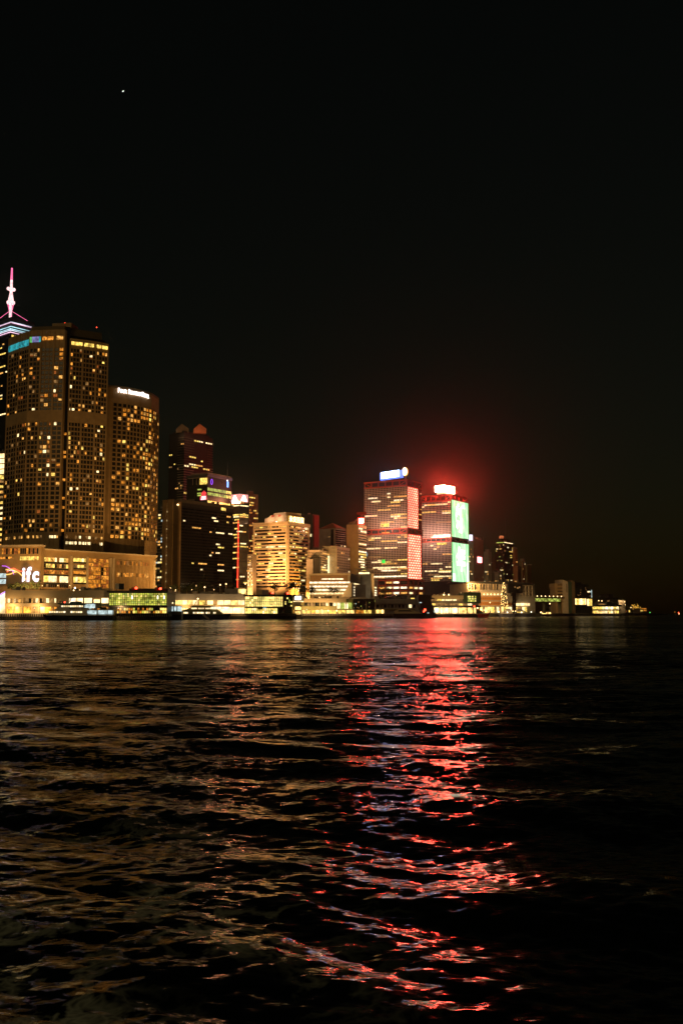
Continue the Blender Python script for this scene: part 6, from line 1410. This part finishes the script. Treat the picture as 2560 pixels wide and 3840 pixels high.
    for (x, y, mt) in ((1778, 2274, BEACON), (1790, 2280, LAMP), (1803, 2286, LAMP), (1814, 2288, HALLW)): m = MB(); m.ball(f.w(u(x), -1, z(y)), .75, mt, 6); m.tube(f.w(u(x), -1.2, z(2302)), f.w(u(x), -1.2, z(y)), .1, DARK, 4); m.build('deck_lamp', o)
    # patrol launches right of it
    for i, (x0, x1, D, lab) in enumerate(((1866, 1925, 1120, 'grey patrol launch with white cabin light nearest the red bow'), (1928, 1994, 1130, 'blue-grey patrol launch with yellow window strip moored behind the first'))):
        f = frame(x0, x1, D, D, 2300); z = lambda y: zl(D, y); L = f.L
        o = thing('patrol_launch', lab, 'boat', f.w(L / 2, -3, 0), 'patrol launches by the terminal')
        hull(f, 0 if i == 0 else L, L if i == 0 else 0, 6, -1, z(2300) - .6, 1.0, wmat('grey_hull_%d' % i, (.07, .075, .1), .4), 'hull', o, 3, .35)
        q = 1 if i == 0 else -1; g = (lambda t: L * t) if i == 0 else (lambda t: L * (1 - t))
        P = [(g(.2), z(2301)), (g(.95), z(2301)), (g(.9), z(2290)), (g(.55), z(2288)), (g(.4), z(2291))]; m = MB(); m.fprism(f, P if i == 0 else P[::-1], -5, -.8, HULLW if i == 0 else GREYC); m.build('cabin', o)
        m = MB(); m.fprism(f, ([(g(.5), z(2290)), (g(.85), z(2290)), (g(.8), z(2283)), (g(.56), z(2283))])[::q], -4.4, -1.4, GREYC); m.build('wheelhouse', o)
        slab('window_strip', o, f, min(g(.45), g(.85)), max(g(.45), g(.85)), z(2297), z(2294), -.9, -.6, W_YEL if i else W_DIM)
        for t, y, mt in ((.05, 2295, LAMPW), (.6, 2296, LAMPW), (.95, 2292, LAMP)): m = MB(); m.ball(f.w(g(t), -.2, z(y)), .6, mt, 6); m.build('deck_lamp', o)
    D = 1250; f = frame(2030, 2066, D, D, 2300); z = lambda y: zl(D, y)
    o = thing('covered_launch', 'small golden lit covered launch under the footbridge', 'boat', f.w(f.L / 2, -3, 0)); hull(f, 0, f.L, 5, -1, z(2303), .5, BLACK, 'hull', o, 2, .3)
    m = MB(); m.fbox(f, f.L * .1, f.L * .95, z(2302), z(2296), -4.4, -.6, HALL); m.build('lit_cabin', o); m = MB(); m.fprism(f, [(0, z(2296)), (f.L, z(2296)), (f.L * .9, z(2292)), (f.L * .1, z(2293))], -4.8, -.2, PANEL); m.build('roof', o)
vessels()

def aircraft():
    c = pt(463, 341, 2600); s = 2600 / F * 11 / 12
    o = thing('aeroplane', 'tiny bright white aeroplane alone high in the black sky', 'aeroplane', c)
    WL = emat('glowing_white_airframe', (1, .93, .85), 2.2, 0); d = Vector((.86, -.2, .36)).normalized(); sd = Vector((.05, .9, .25)).normalized()  # fuselage and wings glow all over, brightness put in as emission
    m = MB(); m.tube(c - d * 5 * s, c + d * 4 * s, 1.1 * s, WL, 8, .5 * s); m.build('fuselage', o)
    for k, q in enumerate((Vector((-.62, 0, -.62)), Vector((.25, 0, -.55)))):
        m = MB(); a = c + d * 1.2 * s; b = c - d * 1.2 * s; t = c + q * 6 * s - d * 1 * s; up = Vector((0, .6 * s, .15 * s)); m.hexa([a - up, b - up, t - d * .6 * s - up, t + d * .6 * s - up, a + up, b + up, t - d * .6 * s + up, t + d * .6 * s + up], WL); m.build('wing', o)
    m = MB(); a = c - d * 1 * s; t = a + Vector((-.25, 0, .9)) * 4 * s; up = Vector((0, .3 * s, 0)); m.hexa([a + d * s - up, a - d * s - up, t - d * .4 * s - up, t + d * .4 * s - up, a + d * s + up, a - d * s + up, t - d * .4 * s + up, t + d * .4 * s + up], emat('glowing_amber_fin', (1, .75, .45), 1.2, 0)); m.build('tail_fin', o)
aircraft()

# ------------------------------------------------------------------ night haze over the harbour
def haze():
    m = bpy.data.materials.new('harbour_haze'); m.use_nodes = True; t = m.node_tree; t.nodes.clear(); m.cycles.volume_sampling = 'EQUIANGULAR'
    v = t.nodes.new('ShaderNodeVolumePrincipled'); v.inputs['Color'].default_value = (.9, .88, .74, 1); v.inputs['Density'].default_value = .000032; v.inputs['Anisotropy'].default_value = .955
    o = t.nodes.new('ShaderNodeOutputMaterial'); t.links.new(v.outputs[0], o.inputs['Volume'])
    b = MB(); b.hexa([(-7600, -60, -4.5), (7600, -60, -4.5), (7600, 9100, -4.5), (-7600, 9100, -4.5), (-7600, -60, 380), (7600, -60, 380), (7600, 9100, 380), (-7600, 9100, 380)], m)
    b.build('haze', None, 'stuff')
haze()
